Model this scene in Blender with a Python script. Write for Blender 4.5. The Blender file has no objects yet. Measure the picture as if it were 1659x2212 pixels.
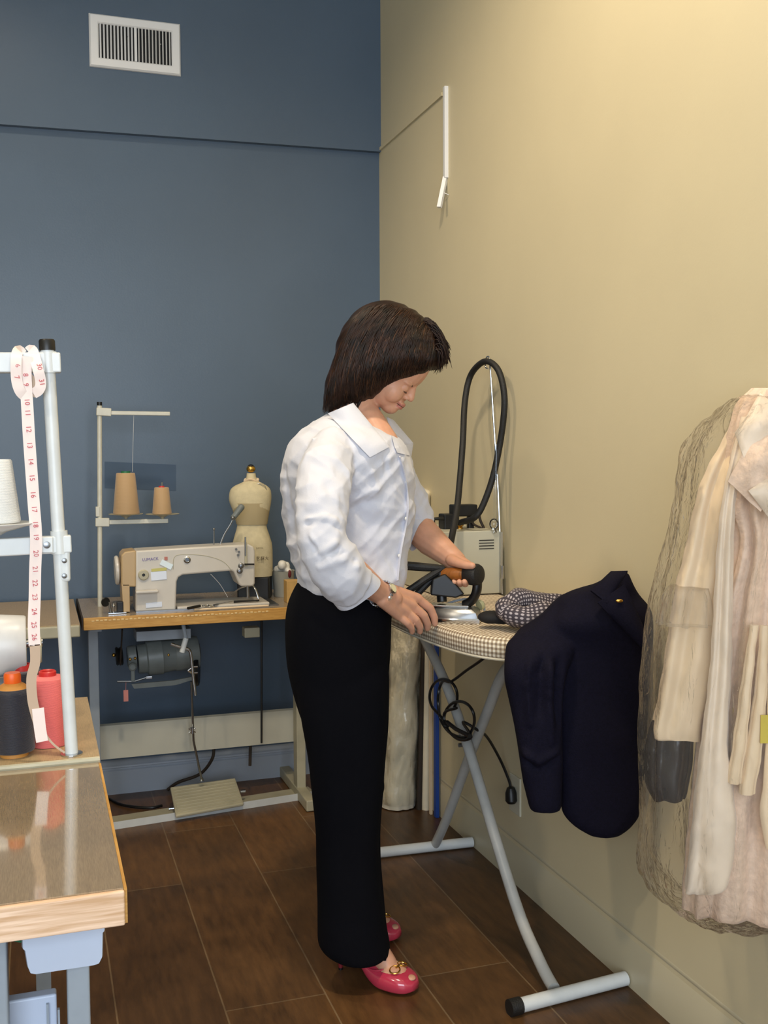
import bpy, bmesh, math, random
import numpy as np
from mathutils import Vector, Matrix, noise
from mathutils.bvhtree import BVHTree
random.seed(7)
C=bpy.context.scene.collection
PI=math.pi
# ------------------------------------------------------------ camera geometry
F=2240.0; CH=1.30
Yc=Vector((79-829.5,-(980-1106),-F)).normalized()
H_=Vector((1,.005,0)); Xc=(H_-H_.dot(Yc)*Yc).normalized(); Zc=Xc.cross(Yc)
def ray(px,py):
    d=Vector((px-829.5,-(py-1106),-F)); return Vector((d.dot(Xc),d.dot(Yc),d.dot(Zc)))
O=Vector((0,0,CH))
def onz(px,py,z): d=ray(px,py); return O+d*((z-CH)/d.z)
def onx(px,py,x): d=ray(px,py); return O+d*(x/d.x)
def ony(px,py,y): d=ray(px,py); return O+d*(y/d.y)
FW=Vector((-Xc.z,-Yc.z,0)).normalized()      # horizontal viewing direction
RT=Vector((FW.y,-FW.x,0))                    # horizontal right of the view
UP=Vector((0,0,1))
def S(px,py,h): d=ray(px,py); return O+d*(h/(d.x*FW.x+d.y*FW.y))
XW=1.337; YB=4.04
# ------------------------------------------------------------ materials
def lin(c):
    return tuple(((x/255)/12.92 if x/255<=.04045 else ((x/255+.055)/1.055)**2.4) for x in c)
MATS={}
def mat(name,rgb,rough=.5,metal=0,var=0,vscale=20,bump=0,bscale=60,spec=.5,sss=0,sheen=0,coat=0,stretch=None,rgb2=None):
    m=bpy.data.materials.new(name); m.use_nodes=True; MATS[name]=m
    nt=m.node_tree; b=nt.nodes['Principled BSDF']
    col=lin(rgb)+(1,)
    b.inputs['Base Color'].default_value=col; b.inputs['Roughness'].default_value=rough
    b.inputs['Metallic'].default_value=metal; b.inputs['Specular IOR Level'].default_value=spec
    if sss: b.inputs['Subsurface Weight'].default_value=sss; b.inputs['Subsurface Radius'].default_value=(.01,.004,.002); b.inputs['Subsurface Scale'].default_value=.5
    if sheen: b.inputs['Sheen Weight'].default_value=sheen
    if coat: b.inputs['Coat Weight'].default_value=coat; b.inputs['Coat Roughness'].default_value=.08
    tc=nt.nodes.new('ShaderNodeTexCoord'); mp=nt.nodes.new('ShaderNodeMapping')
    if stretch: mp.inputs['Scale'].default_value=stretch
    nt.links.new(tc.outputs['Object'],mp.inputs['Vector'])
    m['_mp']=mp.name
    if var:
        n=nt.nodes.new('ShaderNodeTexNoise'); n.inputs['Scale'].default_value=vscale; n.inputs['Detail'].default_value=4
        nt.links.new(mp.outputs['Vector'],n.inputs['Vector'])
        mx=nt.nodes.new('ShaderNodeMix'); mx.data_type='RGBA'
        c2=lin(rgb2)+(1,) if rgb2 else tuple(min(1,x*(1-var)) for x in col[:3])+(1,)
        c1=col if rgb2 else tuple(min(1,x*(1+var)) for x in col[:3])+(1,)
        mx.inputs['A'].default_value=c1; mx.inputs['B'].default_value=c2
        rp=nt.nodes.new('ShaderNodeValToRGB'); rp.color_ramp.elements[0].position=.35; rp.color_ramp.elements[1].position=.65
        nt.links.new(n.outputs['Fac'],rp.inputs['Fac']); nt.links.new(rp.outputs['Color'],mx.inputs['Factor'])
        nt.links.new(mx.outputs['Result'],b.inputs['Base Color'])
    if bump:
        n2=nt.nodes.new('ShaderNodeTexNoise'); n2.inputs['Scale'].default_value=bscale; n2.inputs['Detail'].default_value=3
        nt.links.new(mp.outputs['Vector'],n2.inputs['Vector'])
        bp=nt.nodes.new('ShaderNodeBump'); bp.inputs['Strength'].default_value=bump; bp.inputs['Distance'].default_value=.004
        nt.links.new(n2.outputs['Fac'],bp.inputs['Height']); nt.links.new(bp.outputs['Normal'],b.inputs['Normal'])
    return m
M={}
M['blue']=mat('blue_wall_paint',(80,96,114),.34,var=.03,vscale=3,bump=.05,bscale=150,spec=.4)
M['bluepatch']=mat('darker_blue_patch',(66,84,106),.5,var=.03,vscale=5,spec=.3)
M['beige']=mat('beige_wall_paint',(208,196,163),.5,var=.015,vscale=3,bump=.04,bscale=200,spec=.35)
M['trimp']=mat('beige_trim_paint',(192,183,156),.4,spec=.4)
M['white']=mat('white_ceiling_paint',(225,222,212),.7)
M['vent']=mat('white_enamel',(226,226,226),.35)
M['dark']=mat('duct_shade_black',(14,14,15),.8)
M['pole']=mat('white_painted_metal',(212,215,214),.28,var=.03,vscale=30)
M['poleold']=mat('cream_painted_metal',(200,198,184),.35,var=.05,vscale=30)
M['blackp']=mat('black_plastic',(16,16,17),.4)
M['rubber']=mat('black_rubber',(20,19,18),.6,bump=.3,bscale=300)
M['steel']=mat('polished_steel',(200,202,205),.18,metal=1)
M['steeld']=mat('brushed_steel',(150,152,155),.35,metal=1,var=.06,vscale=60)
M['gold']=mat('brass',(214,170,84),.25,metal=1)
M['greymetal']=mat('grey_painted_metal',(152,160,168),.4,var=.04,vscale=25)
M['bbpaint']=mat('pale_grey_trim',(172,180,192),.45); M['beam']=mat('table_beam_paint',(186,184,170),.35,var=.05,vscale=8)
M['scale']=mat('ruler_marks',(232,200,140),.6)
M['creammetal']=mat('aged_cream_metal',(176,170,146),.45,var=.08,vscale=12)
M['legmetal']=mat('ironing_board_leg_paint',(178,178,174),.35,var=.05,vscale=20)
M['motor']=mat('motor_grey_green',(112,118,116),.4,var=.08,vscale=20)
M['machine']=mat('machine_cream_enamel',(206,200,190),.3,var=.03,vscale=10)
M['machtan']=mat('machine_tan_enamel',(188,160,118),.35,var=.03,vscale=10)
M['serger']=mat('overlock_white_enamel',(205,205,204),.35,var=.03,vscale=40)
M['shirt']=mat('white_cotton',(206,207,216),.85,bump=.12,bscale=500,sheen=.2,spec=.2)
M['trou']=mat('black_wool',(8,8,13),.95,bump=.2,bscale=600,spec=.12)
M['navy']=mat('navy_wool',(12,10,26),.85,var=.25,vscale=250,bump=.3,bscale=500,spec=.15)
M['skin']=mat('skin',(206,154,126),.45,var=.05,vscale=40,sss=.25,spec=.35)
M['lip']=mat('lips',(186,118,104),.45,spec=.4)
M['brow']=mat('eyebrow',(78,52,38),.8)
M['nail']=mat('nails',(214,160,140),.25)
M['hair']=mat('dark_brown_hair',(40,20,10),.5,var=.3,vscale=30,spec=.28,rgb2=(18,9,5))
M['hair2']=mat('painted_hair_sheen',(70,42,22),.42,var=.25,vscale=40,spec=.35)  # lighter colour standing in for sheen on the hair
M['pink']=mat('raspberry_patent_leather',(192,56,80),.16,coat=.8,spec=.5)
M['heel']=mat('shoe_heel_lining',(120,30,40),.4)
M['silver']=mat('watch_silver',(205,208,212),.16,metal=1)
M['dial']=mat('watch_dial',(216,208,170),.3)
M['tape']=mat('tape_cloth_pale_pink',(240,222,214),.55,var=.02,vscale=30)
M['taperev']=mat('tape_cloth_reverse',(190,164,140),.6)
M['red']=mat('red_print',(196,84,92),.7)
M['satin']=mat('cream_satin',(232,222,198),.3,var=.05,vscale=8,bump=1.0,bscale=26,sheen=.3,coat=.5)
M['bluetube']=mat('blue_plastic',(24,66,150),.4)
M['browntube']=mat('dark_brown_cloth',(50,40,32),.7)
M['box']=mat('boiler_cream_paint',(190,186,166),.4,var=.02,vscale=8)
M['woodgrip']=mat('varnished_wood',(140,82,30),.35,var=.2,vscale=30,stretch=(1,6,1))
M['manne']=mat('mannequin_linen',(204,192,158),.8,var=.05,vscale=60,bump=.2,bscale=300)
M['plasticw']=mat('translucent_white_plastic',(188,198,216),.35,var=.02,vscale=10)
M['ivory']=mat('ivory_silk',(224,206,184),.5,var=.05,vscale=14,bump=.25,bscale=40,sheen=.4)
M['blush']=mat('blush_lace',(222,194,170),.65,var=.10,vscale=60,bump=.7,bscale=90,sheen=.3)
M['ivory2']=mat('cream_lining',(228,204,170),.55,var=.04,vscale=9,sheen=.3)
M['slate']=mat('dark_grey_satin',(44,41,42),.22,var=.2,vscale=15,bump=.6,bscale=25)
M['yellow']=mat('yellow_cloth',(200,180,60),.6)
M['white2']=mat('white_porcelain',(222,220,212),.4)
M['pine']=mat('pine_block',(196,158,96),.5,var=.12,vscale=20,stretch=(1,8,1))
M['brownbase']=mat('mannequin_base_black',(18,17,18),.5)
M['outlet']=mat('outlet_plastic',(200,196,176),.4)
M['tagpink']=mat('paper_tag_pink',(200,128,120),.7)
M['purple']=mat('purple_print',(110,96,160),.6)
M['stickerw']=mat('white_sticker',(224,232,246),.4)
M['stickery']=mat('yellow_sticker',(196,190,110),.5)
M['papertag']=mat('pale_blue_paper',(226,240,246),.5)
M['cover']=mat('muslin_cover_top',(216,206,182),.8,bump=.2,bscale=200)
def thread(name,rgb):
    m=mat(name,rgb,.6,sheen=.3); nt=m.node_tree; b=nt.nodes['Principled BSDF']
    w=nt.nodes.new('ShaderNodeTexWave'); w.wave_type='BANDS'; w.bands_direction='Z'; w.inputs['Scale'].default_value=170; w.inputs['Distortion'].default_value=1.5
    nt.links.new(nt.nodes['Mapping'].outputs['Vector'],w.inputs['Vector'])
    bp=nt.nodes.new('ShaderNodeBump'); bp.inputs['Strength'].default_value=.5; bp.inputs['Distance'].default_value=.001
    nt.links.new(w.outputs['Fac'],bp.inputs['Height']); nt.links.new(bp.outputs['Normal'],b.inputs['Normal']); return m
M['tan']=thread('tan_thread',(190,156,114)); M['whitet']=thread('white_thread',(228,228,226))
M['navyt']=thread('black_thread',(18,18,34)); M['coral']=thread('coral_thread',(240,112,108))
M['orange']=mat('orange_plastic',(232,96,20),.4); M['redp']=mat('red_plastic',(205,50,46),.4); M['amber']=mat('amber_cardboard',(196,134,60),.6); M['greenp']=mat('green_plastic',(30,110,66),.5)
def nodes_of(m): return m.node_tree.nodes,m.node_tree.links,m.node_tree.nodes['Principled BSDF']
# floor planks
m=mat('dark_wood_planks',(86,58,36),.36,spec=.5); M['floor']=m; n,l,b=nodes_of(m)
mp=n['Mapping']
br=n.new('ShaderNodeTexBrick'); br.offset=.37; br.inputs['Scale'].default_value=1; br.inputs['Brick Width'].default_value=1.2; br.inputs['Row Height'].default_value=.2415
br.inputs['Mortar Size'].default_value=.0022; br.inputs['Mortar Smooth'].default_value=.2; br.inputs['Bias'].default_value=0
br.inputs['Color1'].default_value=lin((108,78,46))+(1,); br.inputs['Color2'].default_value=lin((86,61,36))+(1,); br.inputs['Mortar'].default_value=lin((128,108,82))+(1,)
mp.inputs['Rotation'].default_value=(0,0,PI/2); mp.inputs['Location'].default_value=(-0.50,.0955,0)
MP2=n.new('ShaderNodeMapping'); MP2.inputs['Scale'].default_value=(9,1.6,1); l.new(n['Texture Coordinate'].outputs['Object'],MP2.inputs['Vector'])
ns=n.new('ShaderNodeTexNoise'); ns.inputs['Scale'].default_value=5; ns.inputs['Detail'].default_value=7; ns.inputs['Roughness'].default_value=.65
l.new(MP2.outputs['Vector'],ns.inputs['Vector']); l.new(mp.outputs['Vector'],br.inputs['Vector'])
ns3=n.new('ShaderNodeTexNoise'); ns3.inputs['Scale'].default_value=3.5; ns3.inputs['Detail'].default_value=5; l.new(n['Texture Coordinate'].outputs['Object'],ns3.inputs['Vector'])
ad=n.new('ShaderNodeMath'); ad.operation='ADD'; l.new(ns.outputs['Fac'],ad.inputs[0]); l.new(ns3.outputs['Fac'],ad.inputs[1])
rp=n.new('ShaderNodeValToRGB'); rp.color_ramp.elements[0].position=.36; rp.color_ramp.elements[0].color=(.42,.38,.36,1); rp.color_ramp.elements[1].position=.68; rp.color_ramp.elements[1].color=(1.25,1.16,1.05,1)
dv=n.new('ShaderNodeMath'); dv.operation='MULTIPLY'; dv.inputs[1].default_value=.5; l.new(ad.outputs[0],dv.inputs[0]); l.new(dv.outputs[0],rp.inputs['Fac'])
mx=n.new('ShaderNodeMix'); mx.data_type='RGBA'; mx.blend_type='MULTIPLY'; mx.inputs['Factor'].default_value=1
l.new(br.outputs['Color'],mx.inputs['A']); l.new(rp.outputs['Color'],mx.inputs['B']); l.new(mx.outputs['Result'],b.inputs['Base Color'])
bp=n.new('ShaderNodeBump'); bp.inputs['Strength'].default_value=.25; bp.inputs['Distance'].default_value=.003; l.new(ns.outputs['Fac'],bp.inputs['Height']); l.new(bp.outputs['Normal'],b.inputs['Normal'])
rr=n.new('ShaderNodeMapRange'); rr.inputs['To Min'].default_value=.25; rr.inputs['To Max'].default_value=.55; l.new(ns3.outputs['Fac'],rr.inputs['Value']); l.new(rr.outputs['Result'],b.inputs['Roughness'])
# laminate tops (fine weave grain)
def laminate(name,rgb,rough):
    m=mat(name,rgb,rough); n,l,b=nodes_of(m); n['Mapping'].inputs['Scale'].default_value=(900,55,10)
    ns=n.new('ShaderNodeTexNoise'); ns.inputs['Scale'].default_value=1; ns.inputs['Detail'].default_value=3; l.new(n['Mapping'].outputs['Vector'],ns.inputs['Vector'])
    mx=n.new('ShaderNodeMix'); mx.data_type='RGBA'; c=lin(rgb); mx.inputs['A'].default_value=tuple(x*1.15 for x in c)+(1,); mx.inputs['B'].default_value=tuple(x*.84 for x in c)+(1,)
    rp=n.new('ShaderNodeValToRGB'); rp.color_ramp.elements[0].position=.3; rp.color_ramp.elements[1].position=.7
    l.new(ns.outputs['Fac'],rp.inputs['Fac']); l.new(rp.outputs['Color'],mx.inputs['Factor']); l.new(mx.outputs['Result'],b.inputs['Base Color']); return m
M['lam']=laminate('taupe_woven_laminate',(150,130,102),.12); M['lam'].node_tree.nodes['Principled BSDF'].inputs['Coat Weight'].default_value=1; M['lam'].node_tree.nodes['Principled BSDF'].inputs['Coat Roughness'].default_value=.06; M['lam'].node_tree.nodes['Principled BSDF'].inputs['Coat IOR'].default_value=1.8; M['lam2']=laminate('brown_grey_laminate',(150,134,112),.22); M['lam3']=laminate('tan_laminate',(172,148,112),.3)
def wood(name,c1,c2,sc):
    m=mat(name,c1,.5); n,l,b=nodes_of(m); n['Mapping'].inputs['Scale'].default_value=sc
    ns=n.new('ShaderNodeTexNoise'); ns.inputs['Scale'].default_value=1; ns.inputs['Detail'].default_value=5; ns.inputs['Distortion'].default_value=.6; l.new(n['Mapping'].outputs['Vector'],ns.inputs['Vector'])
    rp=n.new('ShaderNodeValToRGB'); rp.color_ramp.elements[0].position=.35; rp.color_ramp.elements[1].position=.65; rp.color_ramp.elements[0].color=lin(c1)+(1,); rp.color_ramp.elements[1].color=lin(c2)+(1,)
    l.new(ns.outputs['Fac'],rp.inputs['Fac']); l.new(rp.outputs['Color'],b.inputs['Base Color']); return m
M['edge']=wood('raw_pine_edge',(242,208,178),(206,164,124),(8,8,180)); M['edge2']=wood('honey_wood_edge',(206,158,84),(186,136,64),(20,20,200))
# gingham
m=mat('taupe_gingham',(236,226,206),.85,spec=.2); M['gingham']=m; n,l,b=nodes_of(m)
uv=n.new('ShaderNodeUVMap'); sp=n.new('ShaderNodeSeparateXYZ'); l.new(uv.outputs['UV'],sp.inputs[0])
def stripe(o):
    a=n.new('ShaderNodeMath'); a.operation='FRACT'; l.new(o,a.inputs[0]); c=n.new('ShaderNodeMath'); c.operation='GREATER_THAN'; c.inputs[1].default_value=.5; l.new(a.outputs[0],c.inputs[0]); return c
s1=stripe(sp.outputs['X']); s2=stripe(sp.outputs['Y']); sm=n.new('ShaderNodeMath'); sm.operation='ADD'; l.new(s1.outputs[0],sm.inputs[0]); l.new(s2.outputs[0],sm.inputs[1])
hf=n.new('ShaderNodeMath'); hf.operation='MULTIPLY'; hf.inputs[1].default_value=.5; l.new(sm.outputs[0],hf.inputs[0])
rp=n.new('ShaderNodeValToRGB'); rp.color_ramp.interpolation='CONSTANT'; e=rp.color_ramp.elements; e[0].color=lin((238,228,208))+(1,); e[1].position=.75; e[1].color=lin((134,116,98))+(1,); k=e.new(.3); k.color=lin((186,168,142))+(1,)
l.new(hf.outputs[0],rp.inputs['Fac']); l.new(rp.outputs['Color'],b.inputs['Base Color'])
# dotted knit for the pressing roll
m=mat('dark_dotted_fabric',(64,58,66),.85); M['dots']=m; n,l,b=nodes_of(m)
uv=n.new('ShaderNodeUVMap'); vo=n.new('ShaderNodeTexVoronoi'); vo.inputs['Scale'].default_value=1; vo.inputs['Randomness'].default_value=.15; l.new(uv.outputs['UV'],vo.inputs['Vector'])
rp=n.new('ShaderNodeValToRGB'); e=rp.color_ramp.elements; e[0].position=.24; e[0].color=lin((176,166,168))+(1,); e[1].position=.36; e[1].color=lin((62,55,62))+(1,)
l.new(vo.outputs['Distance'],rp.inputs['Fac']); l.new(rp.outputs['Color'],b.inputs['Base Color'])
# thin clear film
def film(name,tint,refl,rough=.12,milk=.08,bump=.0):
    m=bpy.data.materials.new(name); m.use_nodes=True; nt=m.node_tree; n=nt.nodes; l=nt.links; n.clear()
    o=n.new('ShaderNodeOutputMaterial'); t=n.new('ShaderNodeBsdfTransparent'); t.inputs[0].default_value=tint+(1,)
    g=n.new('ShaderNodeBsdfGlossy'); g.inputs['Roughness'].default_value=rough; g.inputs['Color'].default_value=(1,1,1,1)
    d=n.new('ShaderNodeBsdfTranslucent'); d.inputs[0].default_value=(.9,.85,.78,1)
    d2=n.new('ShaderNodeBsdfDiffuse'); d2.inputs[0].default_value=(.9,.87,.82,1); ma=n.new('ShaderNodeMixShader'); ma.inputs[0].default_value=.5; l.new(d.outputs[0],ma.inputs[1]); l.new(d2.outputs[0],ma.inputs[2])
    m1=n.new('ShaderNodeMixShader'); m1.inputs[0].default_value=milk; l.new(t.outputs[0],m1.inputs[1]); l.new(ma.outputs[0],m1.inputs[2])
    fr=n.new('ShaderNodeLayerWeight'); fr.inputs['Blend'].default_value=refl
    m2=n.new('ShaderNodeMixShader'); l.new(fr.outputs['Fresnel'],m2.inputs[0]); l.new(m1.outputs[0],m2.inputs[1]); l.new(g.outputs[0],m2.inputs[2]); l.new(m2.outputs[0],o.inputs[0])
    if bump:
        tc=n.new('ShaderNodeTexCoord'); mp=n.new('ShaderNodeMapping'); mp.inputs['Scale'].default_value=(1,1,.3); ns=n.new('ShaderNodeTexNoise'); ns.inputs['Scale'].default_value=55; ns.inputs['Detail'].default_value=4; ns.inputs['Distortion'].default_value=1.5
        l.new(tc.outputs['Object'],mp.inputs['Vector']); l.new(mp.outputs['Vector'],ns.inputs['Vector'])
        bp=n.new('ShaderNodeBump'); bp.inputs['Strength'].default_value=bump; bp.inputs['Distance'].default_value=.012; l.new(ns.outputs['Fac'],bp.inputs['Height'])
        l.new(bp.outputs['Normal'],g.inputs['Normal']); l.new(bp.outputs['Normal'],fr.inputs['Normal'])
    return m
M['film']=film('crinkled_clear_plastic',(.985,.98,.97),.12,.10,.06,.9)
M['film2']=film('milky_crumpled_plastic',(.97,.96,.94),.13,.12,.11,1.0)
M['clear']=film('clear_plastic_bottle',(.97,.98,.98),.3,.05,.02)
M['glass']=film('window_glass',(.97,.98,1),.1,.02,.0)
# ------------------------------------------------------------ mesh helpers
class MB:
    def __init__(s): s.v=[]; s.f=[]; s.mi=[]; s.cur=0; s.uv={}
    def add(s,vs,fs):
        o=len(s.v); s.v+= [Vector(x) for x in vs]; s.f+=[tuple(i+o for i in f) for f in fs]; s.mi+=[s.cur]*len(fs); return o
    def box(s,c,size,R=None,taper=None):
        c=Vector(c); hx,hy,hz=[q/2 for q in size]; vs=[]
        for z in (-hz,hz):
            t=1 if not taper or z<0 else taper
            for x,y in ((-hx,-hy),(hx,-hy),(hx,hy),(-hx,hy)):
                v=Vector((x*t,y*t,z)); vs.append(c+(R@v if R else v))
        s.add(vs,[(0,3,2,1),(4,5,6,7),(0,1,5,4),(1,2,6,5),(2,3,7,6),(3,0,4,7)]); return s
    def prism(s,pts,off):      # polygon (3D points) extruded by vector
        n=len(pts); off=Vector(off); pts=[Vector(p) for p in pts]
        s.add(pts+[p+off for p in pts],[tuple(range(n-1,-1,-1)),tuple(range(n,2*n))]+[(i,(i+1)%n,n+(i+1)%n,n+i) for i in range(n)]); return s
    def loft(s,rings,cap=True,close=True):
        n=len(rings[0]); vs=[p for r in rings for p in r]; fs=[]
        for k in range(len(rings)-1):
            for i in range(n if close else n-1):
                j=(i+1)%n; fs.append((k*n+i,k*n+j,(k+1)*n+j,(k+1)*n+i))
        if cap and close: fs.append(tuple(range(n-1,-1,-1))); q=(len(rings)-1)*n; fs.append(tuple(range(q,q+n)))
        s.add(vs,fs); return s
    def tube(s,pts,r,seg=12,cap=True,flat=None,closed=False):
        pts=[Vector(p) for p in pts]; n=len(pts); rs=r if isinstance(r,(list,tuple)) else [r]*n
        T=[]
        for i in range(n):
            a=pts[(i-1)%n] if closed else pts[max(i-1,0)]; b=pts[(i+1)%n] if closed else pts[min(i+1,n-1)]; T.append((b-a).normalized())
        ref=Vector((0,0,1)) if abs(T[0].z)<.9 else Vector((1,0,0)); N=T[0].cross(ref).normalized(); rings=[]
        for i in range(n):
            if i: 
                N=(N-N.dot(T[i])*T[i]); N.normalize()
            B=T[i].cross(N); fx,fy=(flat or (1,1)); rings.append([pts[i]+(N*math.cos(t)*fx+B*math.sin(t)*fy)*rs[i] for t in [2*PI*k/seg for k in range(seg)]])
        if closed: rings.append(rings[0]); cap=False
        return s.loft(rings,cap)
    def lathe(s,prof,base,axis=(0,0,1),seg=28,ref=None):
        base=Vector(base); A=Vector(axis).normalized(); rf=Vector(ref) if ref else (Vector((1,0,0)) if abs(A.x)<.9 else Vector((0,1,0)))
        N=(rf-rf.dot(A)*A).normalized(); B=A.cross(N)
        rings=[[base+A*h+(N*math.cos(2*PI*k/seg)+B*math.sin(2*PI*k/seg))*max(r,1e-5) for k in range(seg)] for r,h in prof]
        return s.loft(rings)
    def ell(s,c,rad,ax=None,seg=20,rg=12):
        c=Vector(c); ax=ax or (Vector((1,0,0)),Vector((0,1,0)),Vector((0,0,1))); rings=[]
        for i in range(1,rg):
            th=PI*i/rg-PI/2; rings.append([c+ax[0]*(rad[0]*math.cos(th)*math.cos(p))+ax[1]*(rad[1]*math.cos(th)*math.sin(p))+ax[2]*(rad[2]*math.sin(th)) for p in [2*PI*k/seg for k in range(seg)]])
        return s.loft(rings)
    def cap2(s,a,b,ra,rb,seg=12):   # tapered capsule
        a=Vector(a); b=Vector(b); d=(b-a).normalized(); L=(b-a).length; pr=[]
        for k in range(1,5): t=PI/2*(k/4); pr.append((ra*math.sin(t),-ra*math.cos(t)))
        for k in range(0,4): t=PI/2*(k/4); pr.append((rb*math.cos(t),L+rb*math.sin(t)))
        return s.lathe(pr,a,d,seg)
    def mesh(s,name):
        me=bpy.data.meshes.new(name); me.from_pydata([tuple(v) for v in s.v],[],s.f)
        if any(s.mi): me.polygons.foreach_set('material_index',s.mi)
        me.update(); return me
def finish(me,smooth=35):
    if smooth: me.polygons.foreach_set('use_smooth',[True]*len(me.polygons)); me.set_sharp_from_angle(angle=math.radians(smooth))
    else: me.polygons.foreach_set('use_smooth',[False]*len(me.polygons))
def fixn(me):
    bm=bmesh.new(); bm.from_mesh(me); bmesh.ops.recalc_face_normals(bm,faces=bm.faces); bm.to_mesh(me); bm.free()
def obj(name,mb,m,parent=None,smooth=35,bevel=0,label=None,fix=True):
    me=mb.mesh(name) if isinstance(mb,MB) else mb
    if fix: fixn(me)
    for x in (m if isinstance(m,list) else [m]): me.materials.append(x)
    finish(me,smooth)
    o=bpy.data.objects.new(name,me); C.objects.link(o)
    if parent:
        o.parent=parent; 
        W=parent.location
        p=parent.parent; T=Vector(parent.location)
        while p: T+=Vector(p.location); p=p.parent
        me.transform(Matrix.Translation(-T))
    if bevel:
        b=o.modifiers.new('b','BEVEL'); b.width=bevel; b.segments=3; b.limit_method='ANGLE'; b.angle_limit=math.radians(40)
    if label: o['label']=label
    return o
def thing(name,label,cat,loc,group=None):
    o=bpy.data.objects.new(name,None); C.objects.link(o); o.location=loc; o.empty_display_size=.05
    o['label']=label; o['category']=cat
    if group: o['group']=group
    return o
def tag(o,label,cat,group=None):
    o['label']=label; o['category']=cat
    if group: o['group']=group
    return o
def struct(name,mb,m,smooth=35,bevel=0,label=None):
    o=obj(name,mb,m,None,smooth,bevel); o['kind']='structure'
    o['label']=label or name; o['category']=name.split('_')[0]; return o
def remesh(mb,voxel,smooth_it=6,disp=None,shrink=0):
    me=mb.mesh('tmp') if isinstance(mb,MB) else mb; fixn(me)
    o=bpy.data.objects.new('tmp',me); C.objects.link(o)
    r=o.modifiers.new('r','REMESH'); r.mode='VOXEL'; r.voxel_size=voxel
    if smooth_it: sm=o.modifiers.new('s','SMOOTH'); sm.factor=.5; sm.iterations=smooth_it
    dg=bpy.context.evaluated_depsgraph_get(); ev=o.evaluated_get(dg); out=bpy.data.meshes.new_from_object(ev)
    bpy.data.objects.remove(o); out.materials.clear()
    return out
def displace(me,fn):
    n=len(me.vertices); co=np.empty(n*3); me.vertices.foreach_get('co',co); co=co.reshape(-1,3)
    no=np.empty(n*3); me.vertices.foreach_get('normal',no); no=no.reshape(-1,3)
    co2=fn(co,no); me.vertices.foreach_set('co',co2.ravel()); me.update()
def creases(co,no,segs):
    d=np.zeros(len(co))
    for a,b,w,amp in segs:
        a=np.array(a); b=np.array(b); ab=b-a; t=np.clip(((co-a)@ab)/(ab@ab),0,1); q=a+t[:,None]*ab
        dist=np.linalg.norm(co-q,axis=1); fade=np.clip(1.2-abs(t-.5)*1.4,0,1); d+=amp*np.exp(-(dist/w)**2)*fade
    return co+no*d[:,None]
def text_mesh(txt,size,extr=.0003):
    cu=bpy.data.curves.new('t','FONT'); cu.body=txt; cu.size=size; cu.extrude=extr; cu.align_x='CENTER'; cu.align_y='CENTER'; cu.resolution_u=2
    o=bpy.data.objects.new('t',cu); C.objects.link(o); dg=bpy.context.evaluated_depsgraph_get(); me=bpy.data.meshes.new_from_object(o.evaluated_get(dg)); bpy.data.objects.remove(o); bpy.data.curves.remove(cu)
    return me
def add_mesh(mb,me,Mx):
    mb.add([Mx@v.co for v in me.vertices],[tuple(p.vertices) for p in me.polygons])
def frame(origin,x,z):     # matrix with local x,y in-plane, z = normal
    x=Vector(x).normalized(); z=Vector(z).normalized(); y=z.cross(x).normalized(); x=y.cross(z)
    return Matrix.Translation(Vector(origin))@Matrix((x,y,z)).transposed().to_4x4()
def rot(x,y,z): # rotation matrix from axis vectors
    return Matrix((Vector(x),Vector(y),Vector(z))).transposed()
def cr(pts,n=8,closed=False):   # Catmull-Rom
    P=[Vector(p) for p in pts]; out=[]; N=len(P); rng=range(N) if closed else range(N-1)
    for i in rng:
        p0=P[(i-1)%N] if closed else P[max(i-1,0)]; p1=P[i]; p2=P[(i+1)%N]; p3=P[(i+2)%N] if closed else P[min(i+2,N-1)]
        for k in range(n):
            t=k/n; out.append(.5*((2*p1)+(p2-p0)*t+(2*p0-5*p1+4*p2-p3)*t*t+(3*p1-p0-3*p2+p3)*t**3))
    if not closed: out.append(P[-1])
    return out
def crs(vals,n=8): # smooth scalars rows
    return [tuple(v) for v in cr_n(vals,n)]
def cr_n(rows,n):
    R=[np.array(r,float) for r in rows]; out=[]; N=len(R)
    for i in range(N-1):
        p0=R[max(i-1,0)]; p1=R[i]; p2=R[i+1]; p3=R[min(i+2,N-1)]
        for k in range(n):
            t=k/n; out.append(.5*((2*p1)+(p2-p0)*t+(2*p0-5*p1+4*p2-p3)*t*t+(3*p1-p0-3*p2+p3)*t**3))
    out.append(R[-1]); return out
def outline_rings(rows,n=5,seg=36,power=2.3,fold=0,nf=7,rng=None):
    """rows (y px, left px, right px, h, half depth): horizontal sections of a solid as seen in profile"""
    rings=[]
    for q,(y,L,R,h,dp) in enumerate(cr_n(rows,n)):
        a=S(L,y,h); b=S(R,y,h); c=(a+b)/2; w=(b-a)/2; ring=[]
        for k in range(seg):
            t=2*PI*k/seg; ct,st=math.cos(t),math.sin(t); e=2/power
            x=math.copysign(abs(ct)**e,ct); z=math.copysign(abs(st)**e,st)
            f=1+(fold*math.sin(nf*t+q*.05) if fold else 0)
            ring.append(c+w*x*(1+(f-1)*.3)+FW*(dp*z*f))
        rings.append(ring)
    return rings
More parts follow.
